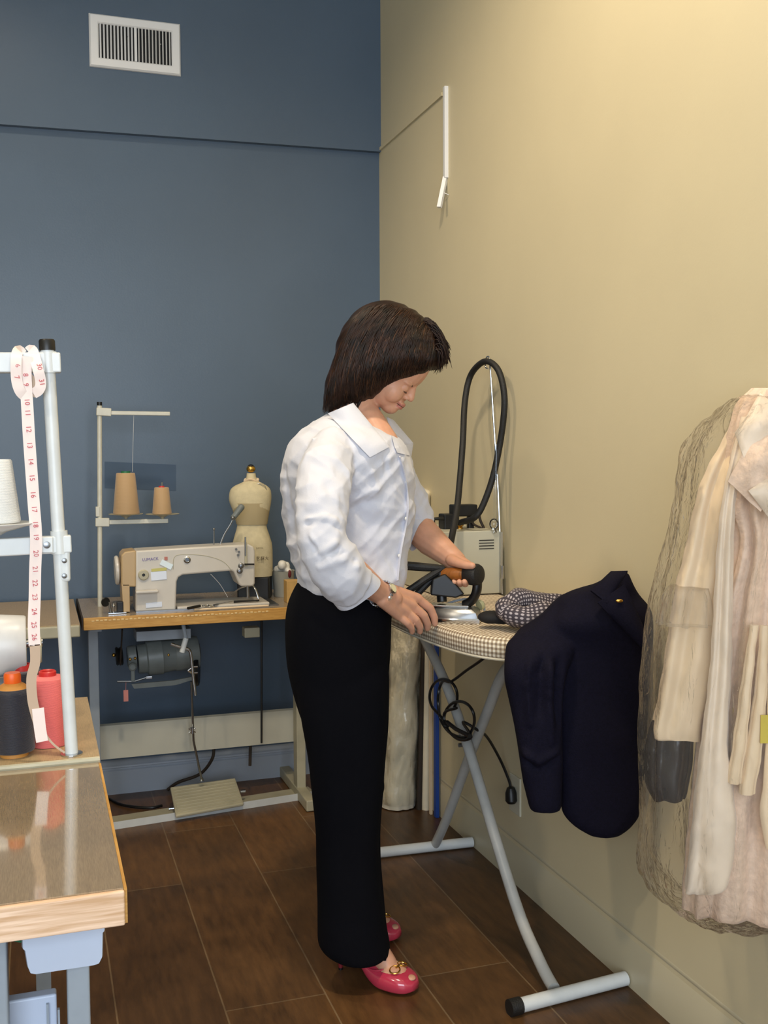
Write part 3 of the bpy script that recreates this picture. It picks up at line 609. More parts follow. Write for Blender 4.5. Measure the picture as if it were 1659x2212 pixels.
a=q_(404,1209); obj('oil_sight_window',MB().lathe([(0,0),(.012,0),(.012,.004),(.008,.006),(.007,.003),(0,.003)],a,(0,-1,0),18),M['steel'],t)
f=MB(); f.tube(cr([q_(374,1230),q_(376,1205),q_(392,1198),q_(440,1200),q_(480,1212),q_(500,1232)]),.0012,6); obj('casting_line',f,M['creammetal'],t)
a=q_(517,1228,yf-.002); f=MB()
for dz in (0,.018): f.lathe([(0,0),(.010,0),(.010,.006),(.006,.009),(.006,.014),(0,.015)],a+Vector((dz*.3,0,-.008+dz)),(0,-1,0),18)
obj('tension_discs',f,M['steeld'],t)
f=MB(); 
for d_ in ((510,1186),(516,1192),(514,1199)): f.lathe([(0,0),(.0045,0),(.003,.008),(0,.008)],q_(*d_),(0,-1,0),12)
obj('thread_guide',f,M['steeld'],t)
obj('take_up_guard',MB().box(q_(531,1195,yf-.004)+Vector((0,0,-.005)),(.009,.008,.085)),M['creammetal'],t,0,bevel=.001)
obj('take_up_lever',MB().tube([q_(530,1200,yf-.008),q_(530,1160,yf-.008)],.003,8),M['steeld'],t)
obj('face_knob',MB().tube([q_(528,1219,yf-.01),q_(549,1219,yf-.01)],.0032,8),M['blackp'],t)
obj('needle_bar',MB().tube([q_(535,1266,yf+.03),q_(536,1292,yf+.03)],.0045,10),M['steel'],t)
obj('presser_foot',MB().tube(cr([q_(547,1266,yf+.02),q_(553,1275,yf+.01),q_(559,1293,yf)]),.004,8,flat=(1,.6)),M['steel'],t)
obj('foot_lifter',MB().tube(cr([q_(548,1264,yf+.05),q_(520,1270,yf+.08),q_(498,1286,yf+.08)]),.0025,8),M['steel'],t)
obj('spool_pin',MB().tube([q_(462,1180,yf+.06),q_(462,1146,yf+.06)],.0022,8),M['steeld'],t); 
obj('pin_knob',MB().ell(q_(462,1143,yf+.06),(.0045,.0045,.0045)),M['steeld'],t)
obj('machine_thread',MB().tube(cr([q_(455,1240),q_(475,1262),q_(492,1290)]),.0006,5),M['whitet'],t)
a=tag(obj('machine_lamp',MB().cap2(q_(504,1118,yf+.07),q_(521,1096,yf+.07),.010,.012,18),M['motor']),'small grey work lamp on a thin stalk above the sewing machine','lamp')
obj('lamp_stalk',MB().tube(cr([q_(504,1118,yf+.07),q_(498,1132,yf+.07),q_(484,1155,yf+.07),q_(474,1180,yf+.07)]),.003,8),M['steeld'],a)
obj('lamp_switch',MB().ell(q_(503,1118,yf+.06),(.008,.008,.006)),M['steeld'],a)
# bobbin winder at the machine foot
t=thing('bobbin_winder','small black and chrome bobbin winder left of the sewing machine','bobbin winder',onz(235,1322,.76))
f=MB(); a=onz(240,1326,.76); f.box(a+Vector((0.02,0,.003)),(.06,.03,.004)); obj('base_plate',f,M['steel'],t,0,bevel=.001)
obj('arm',MB().tube([a+Vector((.0,.01,.004)),a+Vector((-.005,.012,.035)),a+Vector((-.012,.012,.05))],.004,8),M['steeld'],t)
obj('wheel',MB().lathe([(0,0),(.014,0),(.016,.003),(.014,.006),(0,.006)],a+Vector((-.018,.01,.04)),(.4,-1,0),20),M['blackp'],t)
obj('bracket',MB().box(a+Vector((.03,.01,.022)),(.022,.02,.036)),M['blackp'],t,0,bevel=.003)
obj('tension_post',MB().lathe([(.003,0),(.003,.02),(.007,.024),(.0,.034)],a+Vector((.008,-.008,.004)),(0,0,1),14),M['steel'],t)
# scissors, bobbin case
t=thing('scissors','small silver scissors lying on the machine bed','scissors',q_(470,1302))
a=onz(450,1310,.772); b=onz(500,1300,.772); u=(b-a).normalized(); n=Vector((-u.y,u.x,0))
obj('blade',MB().prism([b+u*.0,a+u*.03+n*.006,a+u*.03-n*.002],(0,0,.002)),M['steel'],t,0); obj('blade',MB().prism([b-n*.006,a+u*.03+n*.003,a+u*.03-n*.006],(0,0,.0035)),M['steel'],t,0)
for s_ in (-1,1): 
    c=a+n*.012*s_+UP*.002; obj('handle_ring',MB().tube([c+u*(.014*math.cos(w_))+n*(.009*math.sin(w_)) for w_ in [2*PI*k/16 for k in range(16)]],.002,8,closed=True),M['steel'],t)
tag(obj('marker_pen',MB().tube([onz(406,1314,.778),onz(432,1309,.778)],.005,10),M['blackp']),'short black marker lying beside the machine pillar','pen')
tag(obj('awl',MB().tube([onz(505,1300,.778),onz(560,1297,.778)],[.004,.0025],10),M['blackp']),'thin black tool lying in front of the presser foot','tool')
tag(obj('chalk_stick',MB().tube([onz(420,1317,.766),onz(580,1308,.766)],.0035,8),M['ivory2']),'long cream stick lying along the front of the machine bed','stick')
# ============================================================ DRESS FORM
hm=3.83
rows=[(1022,533,552,hm,.016),(1036,531,555,hm,.022),(1043,521,565,hm,.035),(1050,506,577,hm,.045),(1060,497,585,hm,.055),(1080,495,586,hm,.06),(1100,502,583,hm,.058),(1125,511,577,hm,.048),(1138,512,576,hm,.046),(1160,506,583,hm,.055),(1180,502,588,hm,.06),(1220,503,589,hm,.06),(1243,508,588,hm,.058)]
t=thing('dress_form','small beige linen dress form standing behind the sewing machine','dress form',S(548,1296,hm))
obj('torso',MB().loft(outline_rings(rows,4,30,2.2)),M['manne'],t)
obj('waist_band',MB().loft(outline_rings([(1086,497,585,hm,.0605),(1108,505,581.5,hm,.0575),(1132,511,577.5,hm,.049)],3,30,2.2),cap=True),mat('mannequin_waist_tan',(176,160,124),.8),t)  # darker tan band round the waist
c=S(542,1013,hm); obj('neck_cap',MB().ell(c,(.017,.017,.014)),M['gold'],t)
obj('cap_top',MB().ell(c+UP*.008,(.0125,.0125,.009)),M['blackp'],t)
c=S(543,1037,hm); f=MB().tube([c+RT*(.022*math.cos(a_))+FW*(.024*math.sin(a_))+UP*(.004*math.sin(3*a_)) for a_ in [2*PI*k/20 for k in range(20)]],.007,8,closed=True,flat=(1,.7)); obj('neck_scarf',f,M['ivory2'],t)
c=S(566,1052,hm-.03)
for k in range(4): obj('shoulder_wire',MB().tube(cr([c+RT*(-.02+k*.002)+UP*(.012),c+UP*(.012-.006*k)+RT*.005,c+RT*.018-UP*(.012+.006*k)]),.0009,5),M['steeld'],t)
zz=S(548,1243,hm)
a=S(588,1243,hm); b=S(512,1243,hm)
f=MB().loft([[ (a+b)/2+RT*(.9*x_*(a-b).length/2)+FW*(y_*.05)+UP*(dz) for x_,y_ in ((-1,-1),(1,-1),(1,1),(-1,1))] for dz in (0,.76-zz.z)]); obj('base_block',f,M['brownbase'],t,0,bevel=.006)
f=MB(); add_mesh(f,text_mesh('艺蘇大',.0155,.0003),frame(S(567,1207,hm-.0625),RT,-FW)); obj('printed_letters',f,M['browntube'],t,0,fix=False)
f=MB(); add_mesh(f,text_mesh('SUNYIDA',.0062,.0003),frame(S(561,1184,hm-.0625),RT,-FW)); obj('printed_letters',f,M['browntube'],t,0,fix=False)
# pot with cloth, wooden block
c=onz(612,1288,.76); c.z=.76
t=thing('plastic_tub','translucent grey tub with white cloth and dark red bits behind the woman','tub',c)
f=MB().lathe([(0,0),(.032,0),(.034,.003),(.042,.095),(.044,.098),(.04,.097),(.031,.006),(0,.006)],c,(0,0,1)); obj('tub',f,mat('frosted_grey_plastic',(170,170,160),.4),t)
f=MB(); random.seed(3)
for k in range(9): f.ell(c+Vector((random.uniform(-.02,.02),random.uniform(-.02,.02),.10+random.uniform(-.01,.025))),(random.uniform(.012,.022),random.uniform(.012,.02),random.uniform(.012,.02)),seg=12,rg=8)
obj('white_cloth',remesh(f,.003,3),M['white2'],t,60)
obj('red_thread',MB().ell(c+Vector((.016,-.038,.088)),(.007,.005,.015)),mat('dark_red',(96,20,26),.7),t)
c=onz(628,1302,.76); tag(obj('wooden_block',MB().box(c+Vector((.01,.02,.04)),(.05,.05,.08)),M['pine'],None,0,bevel=.002),'small honey coloured wooden block on the table beside the woman','block')
# ============================================================ IRONING BOARD
BZ=.87
per=cr([(.926,3.2),(.922,2.9),(.920,2.6),(.928,2.42),(.945,2.29),(.975,2.20),(1.03,2.14),(1.12,2.12),(1.21,2.13),(1.275,2.18),(1.31,2.28),(1.322,2.45),(1.322,2.8),(1.322,3.1),(1.315,3.19),(1.28,3.215),(1.12,3.22),(.96,3.215)] and [Vector((x,y,0)) for x,y in [(.926,3.2),(.922,2.9),(.920,2.6),(.928,2.42),(.945,2.29),(.975,2.20),(1.03,2.14),(1.12,2.12),(1.21,2.13),(1.275,2.18),(1.31,2.28),(1.322,2.45),(1.322,2.8),(1.322,3.1),(1.315,3.19),(1.28,3.215),(1.12,3.22),(.96,3.215)]],8,closed=True)
cen=Vector((1.12,2.65,0)); n=len(per)
def inset(d):
    out=[]
    for i in range(n):
        tg=(per[(i+1)%n]-per[i-1]).normalized(); nn=Vector((tg.y,-tg.x,0)); 
        if nn.dot(per[i]-cen)<0: nn=-nn
        out.append(per[i]-nn*d)
    return out
prof=[(.03,BZ-.052),(.006,BZ-.05),(0,BZ-.044),(-.001,BZ-.012),(.003,BZ-.004),(.012,BZ),(.04,BZ+.001)]
rings=[[p+UP*z for p in inset(d)] for d,z in prof]
mb=MB().loft(rings); me=mb.mesh('cover')
arc=[0]
for i in range(1,n+1): arc.append(arc[-1]+(per[i%n]-per[i-1]).length)
vv=[0]
for k in range(1,len(prof)): vv.append(vv[-1]+math.hypot(prof[k][0]-prof[k-1][0],prof[k][1]-prof[k-1][1]))
uvl=me.uv_layers.new(name='UVMap'); CELL=.0108
for p in me.polygons:
    for li in p.loop_indices:
        vi=me.loops[li].vertex_index; k,i=divmod(vi,n)
        if len(p.vertices)>4: co=me.vertices[vi].co; uvl.data[li].uv=(co.y/CELL,co.x/CELL)
        else:
            wrap=(i==0 and any((v%n)==n-1 for v in p.vertices)); uvl.data[li].uv=((arc[n] if wrap else arc[i])/CELL,vv[k]/CELL)
t=thing('ironing_board','ironing board with taupe gingham cover standing along the beige wall','ironing board',(1.13,2.6,0)); IB=t
obj('cover',me,M['gingham'],t,60)
obj('cover_hem',MB().tube([p+UP*(BZ-.05) for p in inset(.004)],.0035,6,closed=True),M['cover'],t)
X=lambda px,py,x:onx(px,py,x)
lA=[Vector((1.14,2.152,.022)),X(1165,2075,1.143),X(1110,1940,1.15),X(1010,1610,1.15),X(960,1470,1.15),X(915,1375,1.15),Vector((1.15,3.17,.815))]
obj('leg',MB().tube(cr(lA,5),[.017,.0150]*0 or .0150,16),M['legmetal'],t)
lB=[Vector((1.20,3.085,.022)),X(965,1768,1.195),X(1012,1640,1.185),X(1052,1540,1.18),X(1090,1450,1.18),Vector((1.18,2.34,.815))]
obj('leg',MB().tube(cr(lB,5),.0150,16),M['legmetal'],t)
obj('foot_bar',MB().tube([(1.03,2.114,.018),(1.33,2.143,.018)],.017,16),M['pole'],t); obj('end_cap',MB().tube([(1.004,2.1115,.018),(1.034,2.1143,.018)],.0195,18),M['rubber'],t)
obj('foot_bar',MB().tube([(.90,3.10,.018),(1.33,3.08,.018)],.0165,16),M['pole'],t); obj('end_cap',MB().tube([(.88,3.101,.018),(.905,3.10,.018)],.0185,16),M['rubber'],t)
a=X(1010,1608,1.165); obj('pivot_bolt',MB().tube([a+Vector((-.028,0,0)),a+Vector((.028,0,0))],.006,10),M['steeld'],t)
f=MB(); f.box((1.12,2.66,BZ-.056),(.26,.8,.006)); obj('underside_panel',f,M['legmetal'],t,0)
# cord bundle
K=lambda px,py,dx=0:onx(px,py,1.115+dx)
def circ(cx,cy,rx,ry,a0,a1,n,dx=0): return [K(cx+rx*math.cos(math.radians(a)),cy+ry*math.sin(math.radians(a)),dx+.01*math.sin(math.radians(a*2))) for a in [a0+(a1-a0)*k/n for k in range(n+1)]]
path=[Vector((1.15,2.42,.82)),K(1041,1425,.02),K(1008,1448,.01),K(975,1472,0)]+circ(962,1512,16,42,-100,-190,4,-.005)+[K(952,1555,0),K(972,1583)]+circ(992,1555,33,40,70,-200,9,-.01)+[K(968,1565,.0)]+circ(958,1505,30,38,120,400,10,.004)+[K(985,1530,-.006),K(960,1540,-.01),K(965,1572,-.01),K(990,1597,-.01),K(1018,1592,-.005),K(1000,1560,.01),K(1030,1576,.05),onx(1052,1592,1.22),onx(1080,1640,1.29),onx(1098,1682,1.315),onx(1103,1700,1.32)]
t=thing('power_cord','black power cord coiled around the ironing board legs and plugged into the wall','power cord',onx(1000,1560,1.115))  # power cord hanging in loops on the board legs
obj('cable',MB().tube(cr(path,5),.0042,8),M['blackp'],t)
f=MB().tube([K(966,1560,-.012),K(985,1575,-.012),K(1015,1590,-.012)],.006,8); obj('cable_knot',f,M['blackp'],t)
a=onx(1104,1718,XW-.02); obj('plug',MB().lathe([(.006,.026),(.012,.022),(.017,.008),(.018,-.016),(.012,-.024),(0,-.024)],a,(-.0,.1,1),18),M['blackp'],t)
a=onx(1113,1716,XW-.002); o=tag(obj('wall_outlet',MB().box(a,(.007,.075,.115)),M['outlet'],None,0,bevel=.003),'pale wall outlet plate behind the black plug','wall outlet')
# ============================================================ STEAM BOILER
bx0,bx1,by0,by1=1.115,1.312,2.83,3.14; zt=ony(1030,1147,by0).z
t=thing('steam_boiler','cream metal steam boiler box on the far end of the ironing board','steam boiler',(1.21,2.98,BZ))
bc=((bx0+bx1)/2,(by0+by1)/2,(BZ+.004+zt)/2)
obj('housing',MB().box(bc,(bx1-bx0,by1-by0,zt-BZ-.004)),M['box'],t,0,bevel=.003)
f=MB()
for py in (1167,1173,1179,1185): 
    a=ony(1035,py,by0-.0005); b=ony(1067,py,by0-.0005); f.box((a+b)/2,((b-a).length,.002,.0026))
obj('vent_slots',f,M['blackp'],t,0)
obj('corner_strip',MB().box((bx1+.003,by0-.002,(BZ+zt)/2),(.007,.007,zt-BZ-.01)),M['steel'],t,0)
def D(px,py,y=2.93): return ony(px,py,y)
def blk(px0,py0,px1,py1,nm,mt,y=2.95,dep=.05,bv=.004):
    a=D(px0,py0,y); b=D(px1,py1,y); return obj(nm,MB().box((a+b)/2,(abs(b.x-a.x),dep,abs(a.z-b.z))),mt,t,0,bevel=bv)
blk(976,1090,1025,1114,'pressure_switch',M['blackp']); blk(953,1110,986,1148,'solenoid_valve',M['blackp']); blk(1010,1112,1022,1150,'switch_mount',M['blackp'],dep=.02)
obj('pipe',MB().tube([D(934,1146),D(937,1121),D(958,1120)],.006,10),M['blackp'],t)
obj('brass_valve',MB().lathe([(0,0),(.010,0),(.010,.012),(.007,.014),(.012,.018),(.012,.028),(0,.03)],D(993,1148),(0,0,1),14),M['gold'],t)
obj('valve_neck',MB().tube([D(994,1150),D(993,1136)],.007,10),M['steel'],t)
f=MB(); f.tube(cr([D(1016,1122),D(1024,1133),D(1038,1140),D(1044,1146)]),.0035,8); f.tube(cr([D(1034,1108),D(1038,1125),D(1044,1138),D(1047,1146)]),.0045,8); obj('cable',f,M['browntube'],t)
obj('cable_gland',MB().box(D(1046,1147)+UP*.002,(.03,.02,.006)),M['browntube'],t,0)
# hanging rod and hose
r0=Vector((1.318,2.83,BZ)); rt_=onx(1058,778,1.30)
t=thing('hose_stand','thin chrome rod with hook that holds up the black steam hose','hose stand',onx(1084,1285,1.318))
obj('rod',MB().tube([onx(1085,1283,1.318),onx(1076,1060,1.31),rt_],.0028,8),M['steel'],t)
obj('hook',MB().tube(cr([rt_,rt_+Vector((0,.01,.012)),rt_+Vector((0,.028,.006)),rt_+Vector((0,.03,-.018)),rt_+Vector((0,.012,-.024))]),.0025,8),M['steel'],t)
obj('lower_clamp',MB().tube([onx(1084,1222,1.316),onx(1084,1250,1.316)],.007,10),M['steel'],t)
hp=[(985,1132,1.22),(1000,1127,1.22),(1022,1120,1.23),(1040,1098,1.25),(1062,1040,1.28),(1078,970,1.30),(1088,900,1.305),(1089,850,1.305),(1078,803,1.30),(1058,782,1.29),(1037,786,1.28),(1015,815,1.27),(1004,870,1.25),(1000,950,1.22),(994,1030,1.19),(987,1100,1.15),(975,1165,1.10),(966,1205,1.07),(958,1232,1.045)]
tag(obj('steam_hose',MB().tube(cr([onx(*p) for p in hp],6),.0095,12),M['rubber']),'thick black steam hose looping high up in front of the beige wall','hose')
t=thing('drip_bottle','clear plastic tube with small bulb hanging beside the steam boiler','tube',onx(1067,1135,1.29))
obj('bulb',MB().ell(onx(1067,1132,1.29),(.014,.014,.017)),M['clear'],t); obj('clear_tube',MB().tube([onx(1069,1125,1.29),onx(1072,960,1.29)],.005,10),M['clear'],t); obj('clear_tube',MB().tube([onx(1067,1142,1.29),onx(1070,1150,1.29)],.005,8),M['clear'],t)
# ============================================================ STEAM IRON
ic=onz(985,1330,BZ+.006); ic=Vector((ic.x,ic.y,BZ+.001)); fi=Vector((-.86,.51,0)).normalized(); si=Vector((-fi.y,fi.x,0))
heel=onz(1040,1344,BZ); 
t=thing('steam_iron','chrome steam iron with wooden grip and black knob in the woman\'s right hand','iron',heel)
def I(a,b,c): return heel+fi*a+si*b+UP*c
def solering(z,sc,dx=0): return [I(dx+a*sc+(1-sc)*.07,b*sc,z) for a,b in [(0,.045),(.0,-.045),(.05,-.053),(.09,-.046),(.13,-.03),(.158,-.012),(.165,0),(.158,.012),(.13,.03),(.09,.046),(.05,.053)]]
obj('sole_plate',MB().loft([solering(.001,.98),solering(.004,1),solering(.012,1),solering(.015,.97)]),M['steel'],t,20)
obj('housing',MB().loft([solering(.015,.93),solering(.028,.86),solering(.036,.7,.0),solering(.038,.5)]),M['steeld'],t,30)
f=MB().prism([I(.02,-.049,.016),I(.06,-.049,.016),I(.10,-.046,.017),I(.08,-.04,.028),I(.03,-.04,.03)],-si*.002); obj('side_cutout',f,M['blackp'],t,0)
obj('cover_plate',MB().box(I(.08,0,.041),(.10,.045,.006),rot(fi,si,UP)),M['steel'],t,0,bevel=.002)
obj('dial',MB().lathe([(0,0),(.013,0),(.014,.008),(.010,.012),(0,.012)],I(.012,-.045,.035),(-fi-si+UP*.4),20),mat('clear_amber_dial',(200,196,150),.2),t)
obj('steam_tube',MB().tube(cr([I(-.002,-.05,.022),I(.005,-.05,.045),I(.05,-.052,.05),I(.10,-.052,.035),I(.14,-.045,.015)]),.003,8),M['greymetal'],t)
hI=2.60
def PI_(px,py,dh=0): return S(px,py,hI+dh)
obj('rear_post',MB().tube(cr([PI_(1004,1306,.02),PI_(1020,1296,.01),PI_(1030,1275),PI_(1031,1245)]),[.015]*6+[.014]*4+[.0135]*100 and .0145,14,flat=(1,.8)),M['blackp'],t)
gp0=PI_(956,1241,.03); gp1=PI_(1012,1240,0)
obj('grip',MB().lathe([(.0,0),(.014,0),(.0165,.01),(.017,.03),(.0155,.055),(.014,(gp1-gp0).length)],gp0,gp1-gp0,24),M['woodgrip'],t,label='varnished wooden grip')
dk=(gp1-gp0).normalized(); obj('rear_knob',MB().lathe([(0,-.022),(.022,-.020),(.0255,-.014),(.0275,.0),(.0275,.015),(.024,.022),(.012,.026),(0,.026)],PI_(1020,1241),dk-FW*.35,28),M['rubber'],t,label='black rubber end knob')
obj('front_post',MB().tube([PI_(952,1236,.03),PI_(952,1262,.03),PI_(955,1300,.02)],.013,12),M['blackp'],t)
f=MB().prism([PI_(*p) for p in ((934,1252),(962,1240),(985,1262),(1004,1284),(985,1292),(930,1286))],FW*.05); obj('heat_shield',f,M['blackp'],t,0,bevel=.004)
f=MB().tube([PI_(878,1222,.02),PI_(915,1225,.02),PI_(958,1228,.03)],[.0115,.011,.009],10); obj('black_hose',f,M['rubber'],t)
f=MB().tube([PI_(868,1286,.0),PI_(915,1254,.01),PI_(956,1228,.03)],.009,10); obj('black_hose',f,M['rubber'],t)
f=MB().tube([PI_(898,1286,.02),PI_(925,1258,.03),PI_(954,1232,.03)],.009,10); obj('black_hose',f,M['rubber'],t)
# ============================================================ FOLDED DOTTED CLOTH ROLL
hR=2.47
path=[(1101,1324,-.01),(1102,1306,.01),(1122,1300,.035),(1152,1299,.05),(1190,1306,.06),(1222,1322,.05),(1215,1336,.0),(1175,1330,-.025),(1132,1330,-.03)]
P=cr([S(px,py,hR+dh) for px,py,dh in path],5,closed=True); rr=.029
N_=16; mb=MB().tube(P,rr,N_,closed=True,flat=(1,.95)); me=mb.mesh('r'); uvl=me.uv_layers.new(name='UVMap'); cell=.0088
L=0; arcs=[0]
for i in range(1,len(P)+1): L+=(P[i%len(P)]-P[i-1]).length; arcs.append(L)
for p in me.polygons:
    ks=[divmod(me.loops[li].vertex_index,N_) for li in p.loop_indices]; wr=any(i==0 for k,i in ks) and any(i==N_-1 for k,i in ks)
    for li,(k,i) in zip(p.loop_indices,ks):
        uvl.data[li].uv=(arcs[k]/cell,(N_ if (i==0 and wr) else i)/N_*2*PI*rr/cell)
t=thing('folded_knit_garment','grey dotted knit garment folded into a roll on the ironing board between iron and jacket','garment',S(1150,1340,hR))
displace(me,lambda co,no: co+no*(.005*np.sin(co[:,0:1]*60+co[:,2:3]*70)+.002*np.sin(co[:,1:2]*170+co[:,2:3]*120)))
obj('dotted_roll',me,M['dots'],t,80)
f=MB(); f.ell(S(1062,1333,2.50),(.035,.03,.016),(RT,FW,UP)); f.ell(S(1085,1338,2.50),(.03,.02,.012),(RT,FW,UP)); f.ell(S(1150,1313,2.53),(.03,.03,.02),(RT,FW,UP)); obj('dark_cloth_and_hole',remesh(f,.004,3),mat('black_cloth_and_hole',(14,12,14),.8),t,80)  # black cloth lumps beside the iron, and one darkening the opening of the roll
# ============================================================ SATIN ROLL + TUBES
c=Vector((1.235,3.60,0)); c=onz(858,1752,0)+FW*.062; c.z=0; ztop=S(905,1058,c.dot(FW)).z; LEAN=(S(897,1058,c.dot(FW))-c); LEAN.z=0; LEAN*=1/ztop; random.seed(5)
rings=[]; nz=150
for k in range(nz+1):
    z=.004+ztop*(k/nz); R_=.0625+.004*math.sin(z*9)+.003*math.sin(z*23+1)
    if k>nz-3: R_*=(.98,.9,.6)[k-nz+2]
    rings.append([c+LEAN*z+UP*z+Vector((math.cos(a),math.sin(a),0))*(R_+.010*abs(noise.noise(Vector((math.cos(a)*2,math.sin(a)*2,z*11))))+.002*math.sin(5*a+z*6)) for a in [2*PI*i/48 for i in range(48)]])
t=thing('fabric_roll','tall roll of cream satin wrapped in plastic standing in the corner','fabric roll',c)
obj('satin',MB().loft(rings),M['satin'],t,80)
rings=[[c+LEAN*p.z+UP*p.z+(p-c-LEAN*p.z-UP*p.z)*1.07 for p in r] for r in rings[2:-1:2]]
me=MB().loft(rings,cap=False).mesh('w'); displace(me,lambda co,no: co+no*(.003*np.sin(co[:,2:3]*70+co[:,0:1]*180)*np.sin(co[:,2:3]*31+co[:,1:2]*90)))
obj('plastic_wrap',me,film('wrap_film',(.97,.96,.93),.16,.2,.05,.7),t,80)
a=onz(906,1752,0)+FW*.02; a.z=0; tag(obj('dark_gap_tube',MB().tube([a,S(915,1420,a.dot(FW)),S(921,1200,a.dot(FW))],.011,14),M['browntube']),'dark brown tube filling the shaded gap between the satin roll and the blue rod','tube')  # dark tube put in for the shade in the gap beside the roll
pb=onx(943,1752,1.322); tag(obj('blue_rod',MB().box(Vector((1.322,pb.y,.43)),(.014,.022,.86)),M['bluetube'],None,0,bevel=.002),'upright blue plastic strip against the beige wall beside the satin roll','rod')
a=onz(921,1752,0)+FW*.02; a.z=0; tag(obj('slim_fabric_roll',MB().tube([a,S(925,1420,a.dot(FW)),S(931,1120,a.dot(FW))],.0165,16),M['satin']),'slim pale fabric roll between the dark tube and the blue strip','fabric roll')
tag(obj('white_rod',MB().box(Vector((1.314,pb.y+.035,.42)),(.008,.012,.84)),M['ivory2'],None,0),'thin white strip standing left of the blue strip','rod')
# ============================================================ JACKET
def J(rows,pw=2.4,seg=44,n=4): return outline_rings(rows,n,seg,pw)
hj=2.30
f=MB()
f.loft(J([(1237,1322,1357,hj+.02,.018),(1262,1285,1368,hj+.02,.03),(1285,1222,1382,hj+.03,.045),(1312,1205,1402,hj+.02,.055),(1345,1190,1408,hj+.01,.055),(1400,1200,1407,hj+.01,.04),(1500,1200,1400,hj+.01,.032),(1600,1205,1394,hj+.005,.032),(1700,1211,1388,hj,.03),(1752,1213,1384,hj,.028),(1785,1240,1362,hj,.026),(1804,1275,1335,hj,.02)],2.6))
f.loft(J([(1282,1218,1260,hj+.06,.03),(1300,1195,1262,hj+.055,.045),(1330,1165,1262,hj+.045,.055),(1370,1115,1256,hj+.03,.06),(1400,1094,1240,hj-.0,.055),(1450,1090,1226,hj-.03,.045),(1520,1100,1218,hj-.035,.04),(1600,1114,1214,hj-.04,.037),(1690,1132,1213,hj-.04,.035),(1742,1144,1211,hj-.04,.033),(1748,1148,1208,hj-.04,.028)],2.3))
me=remesh(f,.005,8)
def cs(pts,h,w,a): return [(S(p[0],p[1],h),S(q[0],q[1],h),w,a) for p,q in zip(pts[:-1],pts[1:])]
hn=hj-.07
seg=[]
seg+=cs([(1235,1345),(1215,1400),(1212,1470),(1213,1560)],hn,.012,-.024)
seg+=cs([(1255,1340),(1235,1390)],hn,.012,.016)
seg+=cs([(1180,1390),(1168,1450),(1165,1540)],hn,.009,-.012)+cs([(1150,1400),(1140,1480),(1145,1560)],hn,.010,.011)
seg+=cs([(1192,1420),(1186,1500),(1190,1600)],hn,.008,.010)
seg+=cs([(1125,1640),(1160,1662),(1205,1638)],hn,.009,-.013)+cs([(1130,1625),(1165,1646),(1200,1625)],hn,.009,.011)
seg+=cs([(1222,1410),(1262,1402),(1290,1412)],hn,.010,.014)+cs([(1225,1395),(1262,1390),(1275,1400)],hn,.009,-.014)
seg+=cs([(1250,1440),(1265,1500),(1260,1600)],hn,.016,.006)+cs([(1320,1480),(1330,1600),(1325,1700)],hn,.022,.005)+cs([(1290,1450),(1296,1580)],hn,.018,-.005)
seg+=cs([(1160,1340),(1200,1320),(1225,1310)],hn+.02,.012,.006)
displace(me,lambda co,no:creases(co,no,seg))
def wob(co,no,a=.0015,f=30): 
    return co+no*(a*np.sin(co[:,0:1]*f+co[:,2:3]*f*.6+2*np.sin(co[:,1:2]*f*.8))*np.sin(co[:,2:3]*f*.9+co[:,0:1]*f*.5))
def jf(co,no):
    d=np.zeros(len(co))
    for i in range(len(co)): x,y,z=co[i]; d[i]=.009*(.25-abs(noise.noise(Vector((x*10,y*10,z*4.5+2)))))
    return co+no*d[:,None]
displace(me,jf)
t=thing('navy_jacket','navy blue suit jacket draped over the near end of the ironing board','jacket',(1.2,2.13,.45))
obj('jacket_body',me,M['navy'],t,80)
def sheet(quad,nx,ny,bul,th,hs=None):
    a,b,c,d=quad; vs=[]; up=[]
    nn=(b-a).cross(d-a).normalized()
    if nn.dot(FW)>0: nn=-nn
    for s_ in (0,1):
        for j in range(ny+1):
            for i in range(nx+1):
                u,v=i/nx,j/ny; p=a.lerp(b,u).lerp(d.lerp(c,u),v)+nn*(bul*math.sin(PI*u)*math.sin(PI*v)**.7+ (th if s_ else 0)); vs.append(p)
    fs=[]; W_=nx+1; o=W_*(ny+1)
    for j in range(ny):
        for i in range(nx):
            k=j*W_+i; fs+= [(k,k+1,k+W_+1,k+W_),(o+k,o+k+W_,o+k+W_+1,o+k+1)]
    B_=[(i) for i in range(nx)]
    rim=[j for j in range(nx)]+[nx+j*W_ for j in range(ny)]+[ny*W_+nx-i for i in range(nx)]+[(ny-j)*W_ for j in range(ny)]
    for i in range(len(rim)): p,q=rim[i],rim[(i+1)%len(rim)]; fs.append((p,o+p,o+q,q))
    return MB_add(vs,fs)
def MB_add(vs,fs): m_=MB(); m_.add(vs,fs); return m_
obj('lapel',sheet([S(1290,1302,hn-.005),S(1348,1262,hn-.0),S(1408,1395,hn-.022),S(1385,1400,hn-.025)],8,10,.012,.006),M['navy'],t,60)
obj('collar',sheet([S(1276,1278,hn+.02),S(1320,1237,hn+.042),S(1356,1236,hn+.03),S(1312,1306,hn-.012)],8,8,.010,.006),M['navy'],t,60)
obj('lapel_pin',MB().ell(S(1338,1298,hn-.024),(.008,.003,.004),(RT,FW,UP)),M['gold'],t,label='small brass lapel pin')
